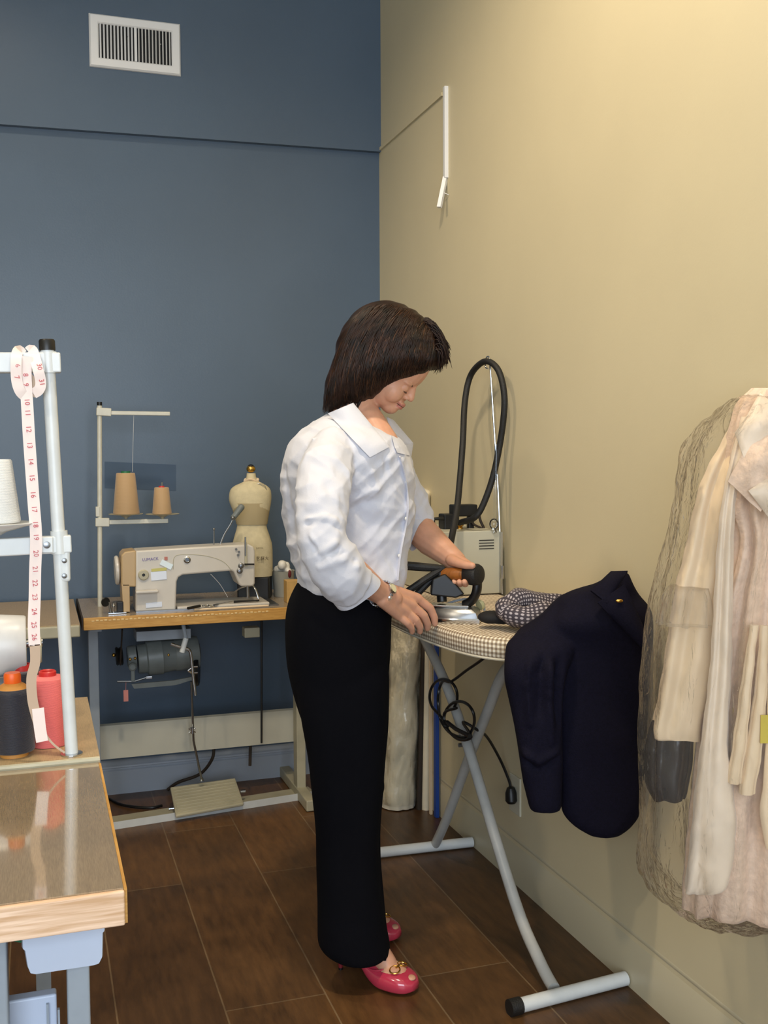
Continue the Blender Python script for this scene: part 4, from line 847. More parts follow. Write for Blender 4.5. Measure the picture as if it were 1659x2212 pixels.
# ============================================================ DRESSES IN PLASTIC
hd=1.90
def cloth(rows,nf,amp,seg=90,pw=2.2,n=5,ph=0):
    rings=[]
    R=cr_n(rows,n)
    for q,(y,L,Rr,h,dp) in enumerate(R):
        a=S(L,y,h); b=S(Rr,y,h); c=(a+b)/2; w_=(b-a)/2; am=amp*min(1,q/(len(R)*.35)+.15); ring=[]
        for k in range(seg):
            th=2*PI*k/seg; ct,st=math.cos(th),math.sin(th); e=2/pw; x=math.copysign(abs(ct)**e,ct); z=math.copysign(abs(st)**e,st)
            wv=am*(math.sin(nf*th+ph+.6*math.sin(q*.12))+.5*math.sin(nf*1.7*th+q*.05+ph))
            ring.append(c+w_*x+FW*(dp*z)+ (w_.normalized()*ct*.5+FW*st)*wv)
        rings.append(ring)
    return MB().loft(rings)
def displace_mb(f_,a=.006,k=45):
    f_.v=[v+FW*(-a*abs(noise.noise(v*k))) for v in f_.v]
def part_cloth(nm,mt,par,rows,nf,amp,label=None,ph=0,vox=None):
    me=cloth(rows,nf,amp,ph=ph).mesh(nm); fixn(me)
    displace(me,lambda co,no:wob(co,no,.0018,55)); return obj(nm,me,mt,par,80,label=label)
t=thing('blush_dress','blush lace dress with ruffled collar hanging in clear plastic at the right edge','dress',S(1600,1980,hd),'bagged dresses on the right')
part_cloth('bodice',M['blush'],t,[(838,1625,1740,hd,.02),(870,1598,1760,hd,.04),(910,1585,1770,hd,.05),(1000,1572,1770,hd,.055),(1100,1580,1760,hd,.05),(1180,1590,1750,hd,.05),(1300,1560,1760,hd,.055),(1500,1530,1770,hd,.06),(1750,1500,1780,hd,.065),(1900,1488,1790,hd,.065),(1968,1485,1790,hd,.055)],11,.012)
f=sheet([S(1570,1040,hd-.075),S(1640,905,hd-.07),S(1720,960,hd-.07),S(1640,1105,hd-.085)],10,10,.02,.003); displace_mb(f,.02,16); obj('ruffle',f,M['blush'],t,60)
f=sheet([S(1586,935,hd-.07),S(1640,850,hd-.05),S(1700,900,hd-.07),S(1610,1010,hd-.08)],10,10,.015,.003); displace_mb(f,.016,18); obj('ruffle',f,M['ivory'],t,60)
f=sheet([S(1612,1060,hd-.09),S(1700,1000,hd-.085),S(1720,1100,hd-.085),S(1660,1120,hd-.09)],8,8,.015,.003); displace_mb(f,.016,18); obj('ruffle',f,M['ivory'],t,60)
t=thing('cream_skirt','cream skirt with straight hem hanging left of the blush dress','skirt',S(1460,1600,hd),'bagged dresses on the right')
part_cloth('skirt',M['ivory2'],t,[(900,1590,1640,hd+.02,.02),(960,1558,1610,hd+.02,.02),(1030,1522,1590,hd+.02,.025),(1100,1502,1575,hd+.02,.03),(1200,1480,1570,hd+.02,.035),(1260,1462,1565,hd+.02,.04),(1400,1438,1545,hd+.02,.04),(1500,1422,1525,hd+.02,.04),(1565,1408,1512,hd+.02,.04),(1590,1410,1512,hd+.02,.038)],4,.008)
part_cloth('frill',M['film2'],t,[(1268,1446,1530,hd-.01,.03),(1300,1434,1535,hd-.01,.038),(1348,1422,1540,hd-.01,.042)],10,.007)
t=thing('dark_garment','dark grey satin garment showing below the cream skirt in the plastic','garment',S(1440,1700,hd),'bagged dresses on the right')
part_cloth('satin_panel',M['slate'],t,[(1545,1420,1475,hd+.03,.03),(1575,1402,1495,hd+.03,.03),(1640,1394,1492,hd+.03,.03),(1690,1396,1486,hd+.03,.03),(1725,1412,1476,hd+.03,.022)],4,.007)
t=thing('ivory_gown','long pale ivory gown panel hanging in front of the blush dress','dress',S(1530,1930,hd),'bagged dresses on the right')
part_cloth('gown_panel',M['ivory'],t,[(900,1602,1640,hd-.03,.01),(1000,1576,1605,hd-.05,.011),(1120,1556,1585,hd-.058,.012),(1330,1542,1580,hd-.058,.014),(1450,1532,1580,hd-.06,.018),(1600,1515,1572,hd-.065,.022),(1720,1500,1585,hd-.065,.025),(1800,1492,1590,hd-.065,.028),(1900,1480,1575,hd-.065,.028),(1925,1478,1540,hd-.065,.02)],4,.004)
t=thing('peach_top','peach garment with ribbon ties hanging over the blush dress at the right edge','garment',S(1620,1700,hd),'bagged dresses on the right')
part_cloth('ribbon_tie',M['ivory2'],t,[(1350,1620,1640,hd-.085,.006),(1500,1598,1622,hd-.09,.008),(1600,1585,1612,hd-.09,.008),(1690,1572,1598,hd-.09,.008)],3,.002)
part_cloth('ribbon_tie',M['ivory2'],t,[(1350,1642,1662,hd-.09,.006),(1500,1630,1655,hd-.09,.009),(1620,1612,1645,hd-.09,.009),(1714,1598,1630,hd-.09,.009)],3,.002)
part_cloth('side_panel',M['ivory2'],t,[(1400,1665,1740,hd-.09,.008),(1650,1652,1745,hd-.09,.01),(1760,1642,1750,hd-.09,.012),(1832,1655,1755,hd-.09,.01)],4,.004)
o=tag(obj('yellow_label',MB().box(S(1655,1575,hd-.105),(.02,.002,.05),rot(RT,FW,UP)),M['yellow'],None,0),'small yellow cloth strip at the right edge among the dresses','cloth strip')
# plastic bag
rows=[(860,1590,1780,hd,.10),(905,1535,1790,hd,.11),(935,1508,1795,hd,.115),(980,1485,1800,hd,.12),(1100,1462,1800,hd,.12),(1220,1432,1800,hd,.12),(1320,1415,1800,hd,.12),(1450,1400,1800,hd,.12),(1600,1392,1800,hd,.12),(1750,1388,1800,hd,.12),(1860,1386,1800,hd,.12),(1920,1410,1800,hd,.115),(1960,1450,1800,hd,.10),(1985,1520,1790,hd,.07)]
mb=cloth(rows,9,.009,seg=150,n=9); me=mb.mesh('bag'); fixn(me)
# drop the part that would reach through the wall
def bagn(co,no):
    d=np.zeros((len(co),1))
    for i in range(len(co)):
        v=Vector(co[i]); d[i,0]=.006*noise.noise(Vector((v.x*14,v.y*14,v.z*4)))+.0035*abs(noise.noise(Vector((v.x*38,v.y*38,v.z*11+9))))+.0008*noise.noise(v*120)
    c2=co+no*d*1.6; c2[:,0]=np.minimum(c2[:,0],XW-.006); return c2
displace(me,bagn)
t=thing('garment_bag','crinkled clear plastic garment bag around the dresses at the right edge','garment bag',S(1600,1985,hd))
obj('plastic_film',me,M['film'],t,80)
for ob_ in list(bpy.data.objects):
    if ob_.parent and ob_.parent.get('group')=='bagged dresses on the right':
        off=ob_.parent.location.x; 
        for v_ in ob_.data.vertices: 
            if v_.co.x+off>XW-.012: v_.co.x=XW-.012-off
            
tag(obj('hanging_rail',MB().tube([(1.24,.6,1.56),(1.24,1.49,1.56)],.012,12),M['steel']),'steel clothes rail outside the right edge that carries the dresses','rail')
for ry in (1.43,1.47): 
    t=thing('coat_hanger','wire coat hanger holding a dress at the right edge','hanger',(1.24,ry,1.56),'coat hangers on the rail')
    obj('hook',MB().tube(cr([Vector((1.26,ry,1.56)),Vector((1.24,ry,1.58)),Vector((1.222,ry,1.56)),Vector((1.24,ry,1.53)),Vector((1.24,ry,1.50))]),.002,8),M['steel'],t)
    obj('shoulder_bar',MB().tube([Vector((1.19,ry,1.46)),Vector((1.24,ry,1.50)),Vector((1.29,ry,1.46))],.003,8),M['steel'],t)
# ============================================================ PERSON
HC=2.57
per_=thing('person','woman in white blouse, black trousers and pink pumps ironing at the gingham board','person',(.76,2.36,0))
# ---- head frame
yw=math.radians(14)
fH=(RT*(.79*math.cos(yw))-FW*(.79*math.sin(yw))-UP*.61).normalized()
uH0=(RT*.61+UP*.79); sH=(-FW*math.cos(yw)-RT*math.sin(yw)); sH=(sH-sH.dot(fH)*fH).normalized(); uH=(sH.cross(fH)); uH=uH if uH.z>0 else -uH
cH=S(850,787,HC)
def Hd(f_,s_,u_): return cH+fH*f_+sH*s_+uH*u_
AX=(fH,sH,uH)
b=MB()
b.ell(Hd(-.014,0,.018),(.098,.077,.092),AX,28,18)
b.ell(Hd(.020,0,-.034),(.056,.058,.074),AX,28,18)
b.ell(Hd(.053,0,-.086),(.024,.026,.020),AX,16,12)
b.ell(Hd(.030,.0,-.070),(.040,.043,.034),AX,20,12)
for s in (-1,1):
    b.ell(Hd(.046,s*.030,-.050),(.027,.025,.028),AX,16,12)
    b.ell(Hd(.060,s*.026,-.012),(.016,.022,.007),AX,12,8)     # brow ridge
    b.ell(Hd(.0635,s*.027,-.027),(.011,.0135,.0085),AX,12,8)    # closed eyelid
    b.ell(Hd(-.004,s*.076,-.028),(.018,.007,.03),(fH,sH,uH),14,10)
    b.ell(Hd(.078,s*.0105,-.0445),(.0085,.006,.006),AX,10,8)
b.cap2(Hd(.070,0,-.004),Hd(.085,0,-.040),.0072,.0095,14)
b.ell(Hd(.074,0,-.028),(.012,.0115,.018),AX,12,8)
b.ell(Hd(.085,0,-.0405),(.009,.0098,.0080),AX,12,8)
b.ell(Hd(.0775,0,-.0645),(.0085,.019,.0062),AX,14,8)
b.ell(Hd(.0760,0,-.0745),(.0080,.0165,.0058),AX,14,8)
# neck, chest, trunk (the trunk is covered by the blouse)
b.cap2(S(772,855,HC),S(748,940,HC),.050,.06,24)
b.cap2(S(788,893,HC-.01),S(824,962,HC-.060),.036,.044,20)
def R_(rows,n=4,seg=28,pw=2.2): return outline_rings(rows,n,seg,pw)
b.loft(R_([(935,680,850,HC,.08),(960,650,862,HC,.14),(1020,640,868,HC,.14),(1100,645,870,HC,.12),(1200,660,858,HC,.11),(1300,650,832,HC,.13),(1400,645,820,HC,.14),(1500,655,815,HC,.13),(1540,665,812,HC,.11)]))
for h_,x0,x1 in ((HC-.085,676,812),(HC+.095,682,812)):
    b.loft(R_([(1480,x0-10,x1,h_,.065),(1700,x0+28,x1-24,h_,.05),(1760,x0+30,x1-28,h_,.047),(1950,x0+62,x1-18,h_,.036)],3,20))
# feet
def foot(hp,d,b):
    s=Vector((-d.y,d.x,0))
    G=lambda a,c,z: hp+d*a+s*c+UP*z
    b.cap2(G(.035,0,.30),G(.035,0,.14),.036,.030,16)
    b.cap2(G(.03,0,.14),G(.07,0,.115),.031,.031,16); b.cap2(G(.07,0,.115),G(.135,0,.052),.031,.026,16); b.cap2(G(.00,0,.105),G(.04,0,.11),.026,.028,14)
    b.ell(G(.15,0,.042),(.04,.034,.016),(d,s,UP),16,10)
    return G
dN=Vector((.62,-.785,0)).normalized(); dF=Vector((.66,-.75,0)).normalized()
hpN=onz(738,2094,0); tF=onz(864,2034,0); hpF=tF-dF*.222
GN=foot(hpN,dN,b); GF=foot(hpF,dF,b)
# ---- left arm and hand (near side)
def chain(pts): 
    for p,q in zip(pts[:-1],pts[1:]): b.cap2(p[0],q[0],p[1],q[1],14)
sS=S
chain([(sS(722,995,2.47),.036),(sS(700,1100,2.32),.042),(sS(712,1190,2.28),.038),(sS(770,1243,2.34),.036),(sS(815,1277,2.41),.0275),(sS(833,1288,2.43),.026)])
chain([(sS(822,1280,2.42),.0245),(sS(848,1292,2.445),.024)])
mc=[((832,1272,2.45),(902,1293,2.515)),((830,1280,2.43),(890,1308,2.49)),((828,1289,2.42),(876,1321,2.47)),((826,1296,2.41),(861,1330,2.455))]
for (p,q),r in zip(mc,(.0145,.015,.0145,.013)): b.cap2(S(*p),S(*q),.0175,r*.92,14)
b.ell(S(862,1303,2.462),(.040,.030,.014),((S(902,1315,2.5)-S(832,1285,2.43)).normalized(),(S(861,1330,2.455)-S(902,1293,2.515)).normalized(),((S(902,1315,2.5)-S(832,1285,2.43)).cross(S(861,1330,2.455)-S(902,1293,2.515))).normalized()),16,10)
fg=[[(902,1293,2.515),(929,1314,2.535),(938,1334,2.545),(939,1347,2.55)],[(890,1308,2.49),(915,1329,2.505),(923,1346,2.52),(923,1357,2.53)],[(876,1321,2.47),(898,1338,2.48),(907,1354,2.495),(907,1364,2.505)],[(861,1330,2.455),(879,1345,2.46),(889,1357,2.475),(890,1365,2.485)]]
for F_,r in zip(fg,(.0108,.0108,.0102,.0092)): chain([(S(*F_[0]),r*1.12),(S(*F_[1]),r),(S(*F_[2]),r*.9),(S(*F_[3]),r*.78)])
chain([(S(838,1290,2.46),.015),(S(868,1316,2.51),.0125),(S(893,1334,2.54),.011),(S(910,1342,2.555),.009)])
# ---- right arm and hand (far side, on the iron)
chain([(S(826,995,2.70),.036),(S(868,1070,2.77),.045),(S(898,1135,2.765),.044),(S(930,1168,2.73),.041),(S(972,1202,2.67),.030),(S(985,1212,2.655),.027)])
hb=2.63
mr=[((982,1205,2.655),(1012,1222,2.60)),((980,1206,2.66),(1004,1219,2.625)),((976,1208,2.665),(992,1220,2.64)),((972,1212,2.665),(980,1223,2.65))]
for (p,q),r in zip(mr,(.014,.0145,.014,.013)): b.cap2(S(*p),S(*q),.0165,r*.9,14)
for (p,q),x_,r in zip(mr,(1006,995,983,971),(.0098,.0098,.0092,.0084)):
    k=S(*q); hq=q[2]
    chain([(k,r*1.15),(S(x_+2,1232,hq+.028),r),(S(x_,1254,hq+.018),r*.95),(S(x_-1,1262,hq-.014),r*.88),(S(x_-3,1257,hq-.034),r*.8)])
chain([(S(975,1210,2.635),.015),(S(992,1217,2.605),.012),(S(1008,1221,2.585),.0105),(S(1020,1222,2.575),.009)])
me=remesh(b,.0027,5)
hid=len(me.vertices)
# lips, brow colouring by place on the face
me.materials.clear()
lipc=np.array(Hd(.084,0,-.0695)); 
cen_=np.empty(len(me.polygons)*3); me.polygons.foreach_get('center',cen_); cen_=cen_.reshape(-1,3)
fv,sv,uv_=[np.array(x) for x in AX]; rel=cen_-np.array(cH); A=rel@fv; B_=rel@sv; U_=rel@uv_
mi=np.zeros(len(cen_),int); lip=(A>.070)&((B_/.021)**2+((U_+.0695)/.0085)**2<1); mi[lip]=1
me.polygons.foreach_set('material_index',mi)
obj('body',me,[M['skin'],M['lip']],per_,0,fix=False)
for p in per_.children[-1].data.polygons: p.use_smooth=True
for s in (-1,1):
    obj('eyebrow',MB().tube(cr([Hd(.0745-.0015,s*.013,-.0165),Hd(.0735,s*.024,-.0115),Hd(.062,s*.041,-.0135)],6),[.0012]+[.0020]*6+[.0019]*5+[.0008],8,flat=(1,.7)),M['brow'],per_)
    obj('eyelash',MB().tube(cr([Hd(.0700,s*.015,-.0325),Hd(.0735,s*.025,-.0350),Hd(.0655,s*.038,-.0330)],6),[.0007]+[.0013]*11+[.0006],8),M['brow'],per_)
# mouth line
obj('mouth_line',MB().tube(cr([Hd(.070,.021,-.0685),Hd(.0815,.011,-.0690),Hd(.0835,0,-.0693),Hd(.0815,-.011,-.0690),Hd(.070,-.021,-.0685)],4),.0009,6),M['brow'],per_)
# ---- hair
out=[(702,887),(699,868),(703,845),(706,825),(716,800),(724,770),(731,740),(742,712),(758,688),(780,670),(805,658),(835,653),(865,657),(892,670),(915,687),(930,706),(944,716),(950,738),(962,756),(966,775),(958,790),(944,799),(930,800),(918,808),(903,815),(884,821),(866,827),(848,834),(828,848),(806,862),(788,872),(768,878),(745,881),(722,889)]
cc=(822,770); O2=[]; 
OO=cr([Vector((x,y,0)) for x,y in out],3,closed=True)
def depth_scale(px,py):   # slimmer at the tail and the fringe
    d=1.0
    if px>900: d-= min(.45,(px-900)/66*.45)
    if py>800: d-= min(.12,(py-800)/90*.12)
    return d
rings=[]; pw=3.2; NR=22; DP=.102
for k in range(1,NR):
    t_=PI*k/NR; e=2/pw; sc=abs(math.sin(t_))**e; dz=math.copysign(abs(math.cos(t_))**e,math.cos(t_))
    ring=[]
    for p in OO:
        px=cc[0]+(p.x-cc[0])*sc; py=cc[1]+(p.y-cc[1])*sc
        ring.append(S(px,py,HC-.004)+ (-FW*math.cos(yw*.6)-RT*math.sin(yw*.6)*.5).normalized()*(DP*dz*depth_scale(px,py)))
    rings.append(ring)
hv=remesh(MB().loft(rings),.004,4)
def hairn(co,no):
    out_=co.copy(); g=np.array(S(*cc,HC)); rt=np.array(RT); up=np.array(UP); fw=np.array(FW)
    rel=co-g; x=rel@rt; z=rel@up; y=rel@fw
    ang=np.arctan2(z+.16,x-.10); rad=np.hypot(x-.10,z+.16)
    d=.0010*np.sin(rad*420+3*np.sin(ang*5)+y*12)+.0009*np.sin(rad*170+2*np.sin(ang*4+1)+y*20)
    return co+no*d[:,None]
displace(hv,hairn)
hair=obj('hair',hv,M['hair'],per_,80,fix=False)
bm=bmesh.new(); bm.from_mesh(hv); bvh=BVHTree.FromBMesh(bm); bm.free()
off=Vector(per_.location)
random.seed(11)
def B2(a,b_,c,d_,t): 
    s=1-t; return tuple(s**3*a[i]+3*s*s*t*b_[i]+3*s*t*t*c[i]+t**3*d_[i] for i in (0,1))
def lerpl(L,t):
    t=max(0,min(.9999,t))*(len(L)-1); i=int(t); f=t-i; return tuple(L[i][k]*(1-f)+L[i+1][k]*f for k in range(len(L[0])))
A0=[(792,664),(815,657),(850,656),(885,668),(912,686),(935,708)]
A1=[(738,700),(752,700),(790,700),(850,705),(890,720),(930,722)]
A2=[(712,800),(722,800),(755,790),(820,775),(880,770),(950,745)]
A3=[(704,885),(728,886),(768,876),(815,853),(868,824),(930,799)]
def strands(side,n,r0,seedj,mbx):
    for i in range(n):
        u=random.random(); j=lambda s_:random.gauss(0,s_)
        a=lerpl(A0,u+j(.03)); b_=lerpl(A1,u+j(.03)); c=lerpl(A2,u+j(.04)); d_=lerpl(A3,u+j(.03))
        t0=random.uniform(0,.35); t1=random.uniform(.85,1.02); N=16; pts=[]; lift=random.uniform(.0004,.0045)
        w1,w2=random.uniform(2,6),random.uniform(0,6)
        for k in range(N):
            t=t0+(t1-t0)*k/(N-1); px,py=B2(a,b_,c,d_,t); px+=1.5*math.sin(w1*t*2+w2); py+=1.2*math.sin(w1*t*1.7+w2)
            o=S(px,py,HC+side*.35) ; dr=(S(px,py,HC)-o).normalized(); hit=bvh.ray_cast(o-off,dr)
            if hit[0] is None: 
                if pts: break
                continue
            pts.append(hit[0]+off-dr*(lift+.0008*math.sin(k*.6+w2)))
        if len(pts)>4:
            m_=len(pts); mbx.tube(pts,[max(.0002,r0*math.sin(PI*(.12+.84*k/(m_-1)))) for k in range(m_)],5)
f1,f2=MB(),MB()
strands(-1,900,.0019,1,f1); strands(-1,230,.0013,2,f2); strands(1,240,.0018,3,f1)
# fringe and loose ends
for i in range(230):
    u=random.random(); side=random.choice((-1,-1,1)); dd=random.uniform(0,.05)*side
    a=lerpl([(905,690),(925,705),(936,735),(930,765)],u); m_=(a[0]+random.uniform(10,22),a[1]+random.uniform(-6,10)); e=lerpl([(955,740),(968,768),(962,790),(938,803)],min(1,max(0,u+random.gauss(0,.08))))
    e=(e[0]+random.gauss(0,4),e[1]+random.gauss(0,4)); P=[S(a[0],a[1],HC+dd*1.1),S(m_[0],m_[1],HC+dd*1.2),S((m_[0]+e[0])/2+4,(m_[1]+e[1])/2,HC+dd*1.15),S(e[0],e[1],HC+dd)]
    P=cr(P,4); f1.tube(P,[.0018*math.sin(PI*(.15+.8*k/(len(P)-1))) for k in range(len(P))],5)
for i in range(110):
    u=random.random(); side=random.choice((-1,1)); dd=random.uniform(0,.070)*side
    a=lerpl([(716,800),(722,835),(748,858),(785,860)],u); e=lerpl([(700,880),(703,893),(735,892),(775,884)],u+random.gauss(0,.05)); P=cr([S(a[0],a[1],HC+dd),S((a[0]+e[0])/2-3,(a[1]+e[1])/2,HC+dd*1.04),S(e[0]+random.gauss(0,3),e[1]+random.gauss(0,4),HC+dd)],4)
    f1.tube(P,[.002*math.sin(PI*(.2+.75*k/(len(P)-1))) for k in range(len(P))],5)
obj('hair_strands',f1,M['hair'],hair,80,fix=False); obj('hair_sheen_strands',f2,M['hair2'],hair,80,fix=False,label='lighter auburn strands painted as hair sheen')  # the lighter strands imitate light catching the hair
# ---- blouse
f=MB()
f.loft(R_([(896,705,785,HC,.062),(912,678,812,HC,.10),(930,655,838,HC,.135),(952,632,866,HC,.165),(980,616,884,HC,.178),(1020,609,893,HC,.172),(1100,612,897,HC,.15),(1150,618,888,HC,.145),(1200,628,880,HC,.145),(1240,640,880,HC,.155),(1262,645,874,HC,.158),(1280,662,862,HC,.15)],4,44,2.3))
def sleeve(mb,pts,rs,fl=None,inner=.80,depth=2):
    P=cr(pts,5); n=len(P); R__=[np.interp(i/(n-1)*(len(rs)-1),range(len(rs)),rs) for i in range(n)]
    tmp=MB(); tmp.tube(P,[float(x) for x in R__],26,cap=False); rings=[tmp.v[i*26:(i+1)*26] for i in range(n)]
    end=rings[-1]; c=sum(end,Vector())/26; dr=(P[-1]-P[-3]).normalized()
    for k,(s_,back) in enumerate(((.93,.0),(inner+.03,.002),(inner,.015),(inner*.9,.04))): rings.append([c+(p-c)*s_-dr*back for p in end])
    mb.loft(rings)
sl=[S(722,962,2.45),S(706,1005,2.385),S(698,1065,2.33),S(695,1125,2.30),S(703,1180,2.285),S(730,1232,2.30),S(750,1258,2.33),S(758,1267,2.34)]
sleeve(f,sl,[.050,.062,.060,.055,.056,.061,.058,.054])
sr=[S(815,985,2.70),S(850,1030,2.755),S(880,1085,2.775),S(895,1118,2.77),S(900,1135,2.765)]
sleeve(f,sr,[.05,.056,.055,.05,.044],inner=.9)
me=remesh(f,.0038,4)
sg=[]
def C2(pts,h,w,a): 
    global sg
    sg+=[(S(*p,h),S(*q,h),w,a) for p,q in zip(pts[:-1],pts[1:])]
h1,h2=2.245,2.41
# near sleeve creases
C2([(655,1122),(700,1118),(735,1130)],2.25,0.0068,0.0065); C2([(650,1132),(700,1132),(738,1146)],2.25,0.0068,-0.0056)
C2([(668,1150),(690,1192),(745,1162)],2.235,0.0059,0.0056); C2([(672,1168),(695,1204),(750,1178)],2.235,0.0068,-0.0056)
C2([(690,1225),(740,1212),(772,1195)],2.24,0.0068,0.0047); C2([(688,1212),(735,1200),(765,1184)],2.24,0.0059,-0.0047)
C2([(705,1262),(750,1232),(785,1218)],2.26,0.0068,0.0047); C2([(700,1250),(745,1222),(780,1206)],2.26,0.0059,-0.0037)
C2([(665,980),(655,1050),(652,1110)],2.34,0.0085,0.0056); C2([(648,985),(640,1050),(638,1110)],2.40,0.0085,-0.0065)
C2([(720,985),(748,1020),(752,1060)],2.33,0.0076,0.0056); C2([(740,985),(765,1030),(768,1080)],2.37,0.0085,-0.0083)
C2([(700,1010),(712,1060),(700,1110)],2.27,0.0102,-0.0037); C2([(730,1060),(725,1100),(735,1128)],2.27,0.0085,0.0037)
# bodice creases
C2([(760,1090),(800,1060),(850,1050)],h2,0.0102,0.0093); C2([(750,1110),(800,1085),(870,1090)],h2,0.0119,-0.0124)
C2([(760,1120),(790,1150),(800,1190)],h2,0.0102,0.0093); C2([(775,1110),(820,1150),(868,1200)],h2,0.0119,-0.0109)
C2([(790,1100),(845,1130),(880,1160)],h2,0.0102,0.0093); C2([(770,1180),(800,1215),(830,1255)],h2,0.0085,0.0078)
C2([(830,1180),(845,1225),(850,1265)],h2,0.0085,0.0093); C2([(815,1190),(828,1230),(832,1262)],h2,0.0076,-0.0078); C2([(862,1190),(866,1230),(866,1262)],h2+.02,0.0076,0.0078)
C2([(648,930),(690,958),(740,975)],2.40,0.0059,0.0047); C2([(625,1010),(628,1080),(625,1150)],2.48,0.0102,-0.0093); C2([(632,1180),(640,1215),(655,1250)],2.46,0.0102,0.0078)
C2([(790,990),(812,1040),(820,1100)],h2,0.0085,0.0062); C2([(845,990),(862,1060),(868,1130)],h2+.01,0.0068,0.0078); C2([(832,990),(850,1060),(856,1130)],h2+.01,0.0059,-0.0062)
displace(me,lambda co,no:creases(co,no,sg))
def facets(co,no):
    d=np.zeros(len(co))
    for i in range(len(co)):
        x,y,z=co[i]; a=noise.noise(Vector((x*9+3,y*9,z*11))); b2=noise.noise(Vector((x*20,y*20,z*17+5)))
        d[i]=.008*(.28-abs(a)) + .003*(.25-abs(b2)) + .0085*(.22-abs(noise.noise(Vector((x*5+y*3+z*4,(x-z)*20,y*7+2)))))+.005*(.22-abs(noise.noise(Vector(((x+z)*26,(x-z)*9,y*9+8)))))
    return co+no*d[:,None]
displace(me,facets)
sh=obj('blouse',me,M['shirt'],per_,80,fix=False)
bm=bmesh.new(); bm.from_mesh(me); sbv=BVHTree.FromBMesh(bm); bm.free()
def onshirt(px,py,lift=.003,h0=2.0):
    o=S(px,py,h0); dr=(S(px,py,HC)-o).normalized(); hit=sbv.ray_cast(o-off,dr); return (hit[0]+off-dr*lift) if hit[0] else S(px,py,HC)
def leaf(quad,n1,n2,th,nm,hmix=None):
    """cloth leaf between 4 corner points (px,py,h)"""
    a,b_,c,d_=quad; vs=[]; N1,N2=n1,n2
    for s_ in (0,1):
        for j in range(N2+1):
            for i in range(N1+1):
                u,v=i/N1,j/N2; q=[(a[k]*(1-u)+b_[k]*u)*(1-v)+(d_[k]*(1-u)+c[k]*u)*v for k in range(3)]
                p=S(q[0],q[1],q[2]-.018*math.sin(PI*u)*(1-v)-.010*math.sin(PI*v)); dr=(p-O).normalized(); hit=sbv.ray_cast(O-off,dr)
                if hit[0] is not None and (hit[0]+off-O).length<(p-O).length+.007: p=hit[0]+off-dr*.009
                vs.append(p+dr*(s_*th))
    W_=N1+1; o=W_*(N2+1); fs=[]
    for j in range(N2):
        for i in range(N1): k=j*W_+i; fs+=[(k,k+1,k+W_+1,k+W_),(o+k,o+k+W_,o+k+W_+1,o+k+1)]
    rim=[j for j in range(N1)]+[N1+j*W_ for j in range(N2)]+[N2*W_+N1-i for i in range(N1)]+[(N2-j)*W_ for j in range(N2)]
    for i in range(len(rim)): p,q=rim[i],rim[(i+1)%len(rim)]; fs.append((p,o+p,o+q,q))
    return obj(nm,MB_add(vs,fs),M['shirt'],per_,60)
leaf([(708,893,2.485),(763,870,2.48),(842,965,2.475),(799,988,2.415)],10,12,.005,'collar')
leaf([(835,900,2.60),(851,908,2.64),(893,957,2.62),(853,968,2.52)],8,10,.004,'collar')
leaf([(853,966,2.515),(893,957,2.61),(889,985,2.60),(858,978,2.50)],6,6,.004,'collar')
# collar band round the neck
cb=[]
for k in range(25):
    a=math.radians(-150+300*k/24)
    cb.append(S(735+26*math.cos(a)*-1,905-18*math.cos(a)*-1*.2,HC)+FW*(.062*math.sin(a)))
obj('collar_band',MB().tube(cb,.011,10,flat=(1,.8)),M['shirt'],per_,60)
# placket with buttons
pl=[onshirt(x,y,.002) for x,y in ((862,985),(872,1020),(878,1060),(880,1100),(874,1140),(866,1180),(860,1220),(857,1255))]
pl=cr(pl,4); obj('placket',MB().tube(pl,.011,8,flat=(1,.18)),M['shirt'],per_,60)
for i in (6,14,22): 
    if i<len(pl): obj('button',MB().ell(pl[i]-FW*.004,(.0045,.0025,.0045),(RT,FW,UP),12,8),M['white2'],per_)
def cuff(A,B,half,dr,ln,nm='cuff'):
    c=(A+B)/2; u=(A-B)/2; v=u.normalized().cross(dr).normalized()*half; rings=[]
    for t_,s_ in ((-ln,.90),(-ln*.6,.95),(-ln*.3,.97),(0,1.0),(.0012,1.0),(.0012,.965),(-ln*.3,.93),(-ln*.8,.86)):
        rings.append([c+dr*t_+(u*math.copysign(abs(math.cos(a))**1.15,math.cos(a))+v*math.copysign(abs(math.sin(a))**.9,math.sin(a))*(1+.1*math.sin(3*a)))*s_ for a in [2*PI*k/40 for k in range(40)]])
    obj(nm,MB().loft(rings,cap=False),M['shirt'],per_,50)
A_,B__=S(729,1314,2.335),S(818,1249,2.36); cuff(A_,B__,.038,(S(800,1314,2.39)-S(745,1255,2.33)).normalized(),.085)
A_,B__=S(931,1117,2.77),S(886,1186,2.73); cuff(A_,B__,.045,(S(925,1170,2.735)-S(893,1135,2.765)).normalized(),.05)
# ---- trousers
f=MB()
f.loft(R_([(1238,655,862,HC,.12),(1262,640,856,HC,.14),(1300,624,850,HC,.165),(1350,617,846,HC,.172),(1420,621,842,HC,.172),(1480,632,838,HC,.165),(1530,645,835,HC,.15),(1560,655,832,HC,.12)],4,40,2.3))
hN,hF=HC-.085,HC+.095
f.loft(R_([(1440,636,836,hN,.07),(1480,640,838,hN,.085),(1560,652,835,hN,.088),(1650,667,830,hN,.085),(1750,679,823,hN,.085),(1850,684,820,hN,.085),(1950,685,829,hN,.087),(2000,686,834,hN,.09),(2030,688,840,hN,.09),(2046,702,842,hN,.09),(2056,728,843,hN,.088)],4,36,2.3))
f.loft(R_([(1440,650,826,hF,.07),(1500,655,824,hF,.08),(1650,680,815,hF,.08),(1850,694,806,hF,.08),(1950,694,826,hF,.082),(1972,700,832,hF,.082)],4,30,2.3))
me=remesh(f,.006,6)
sg=[]
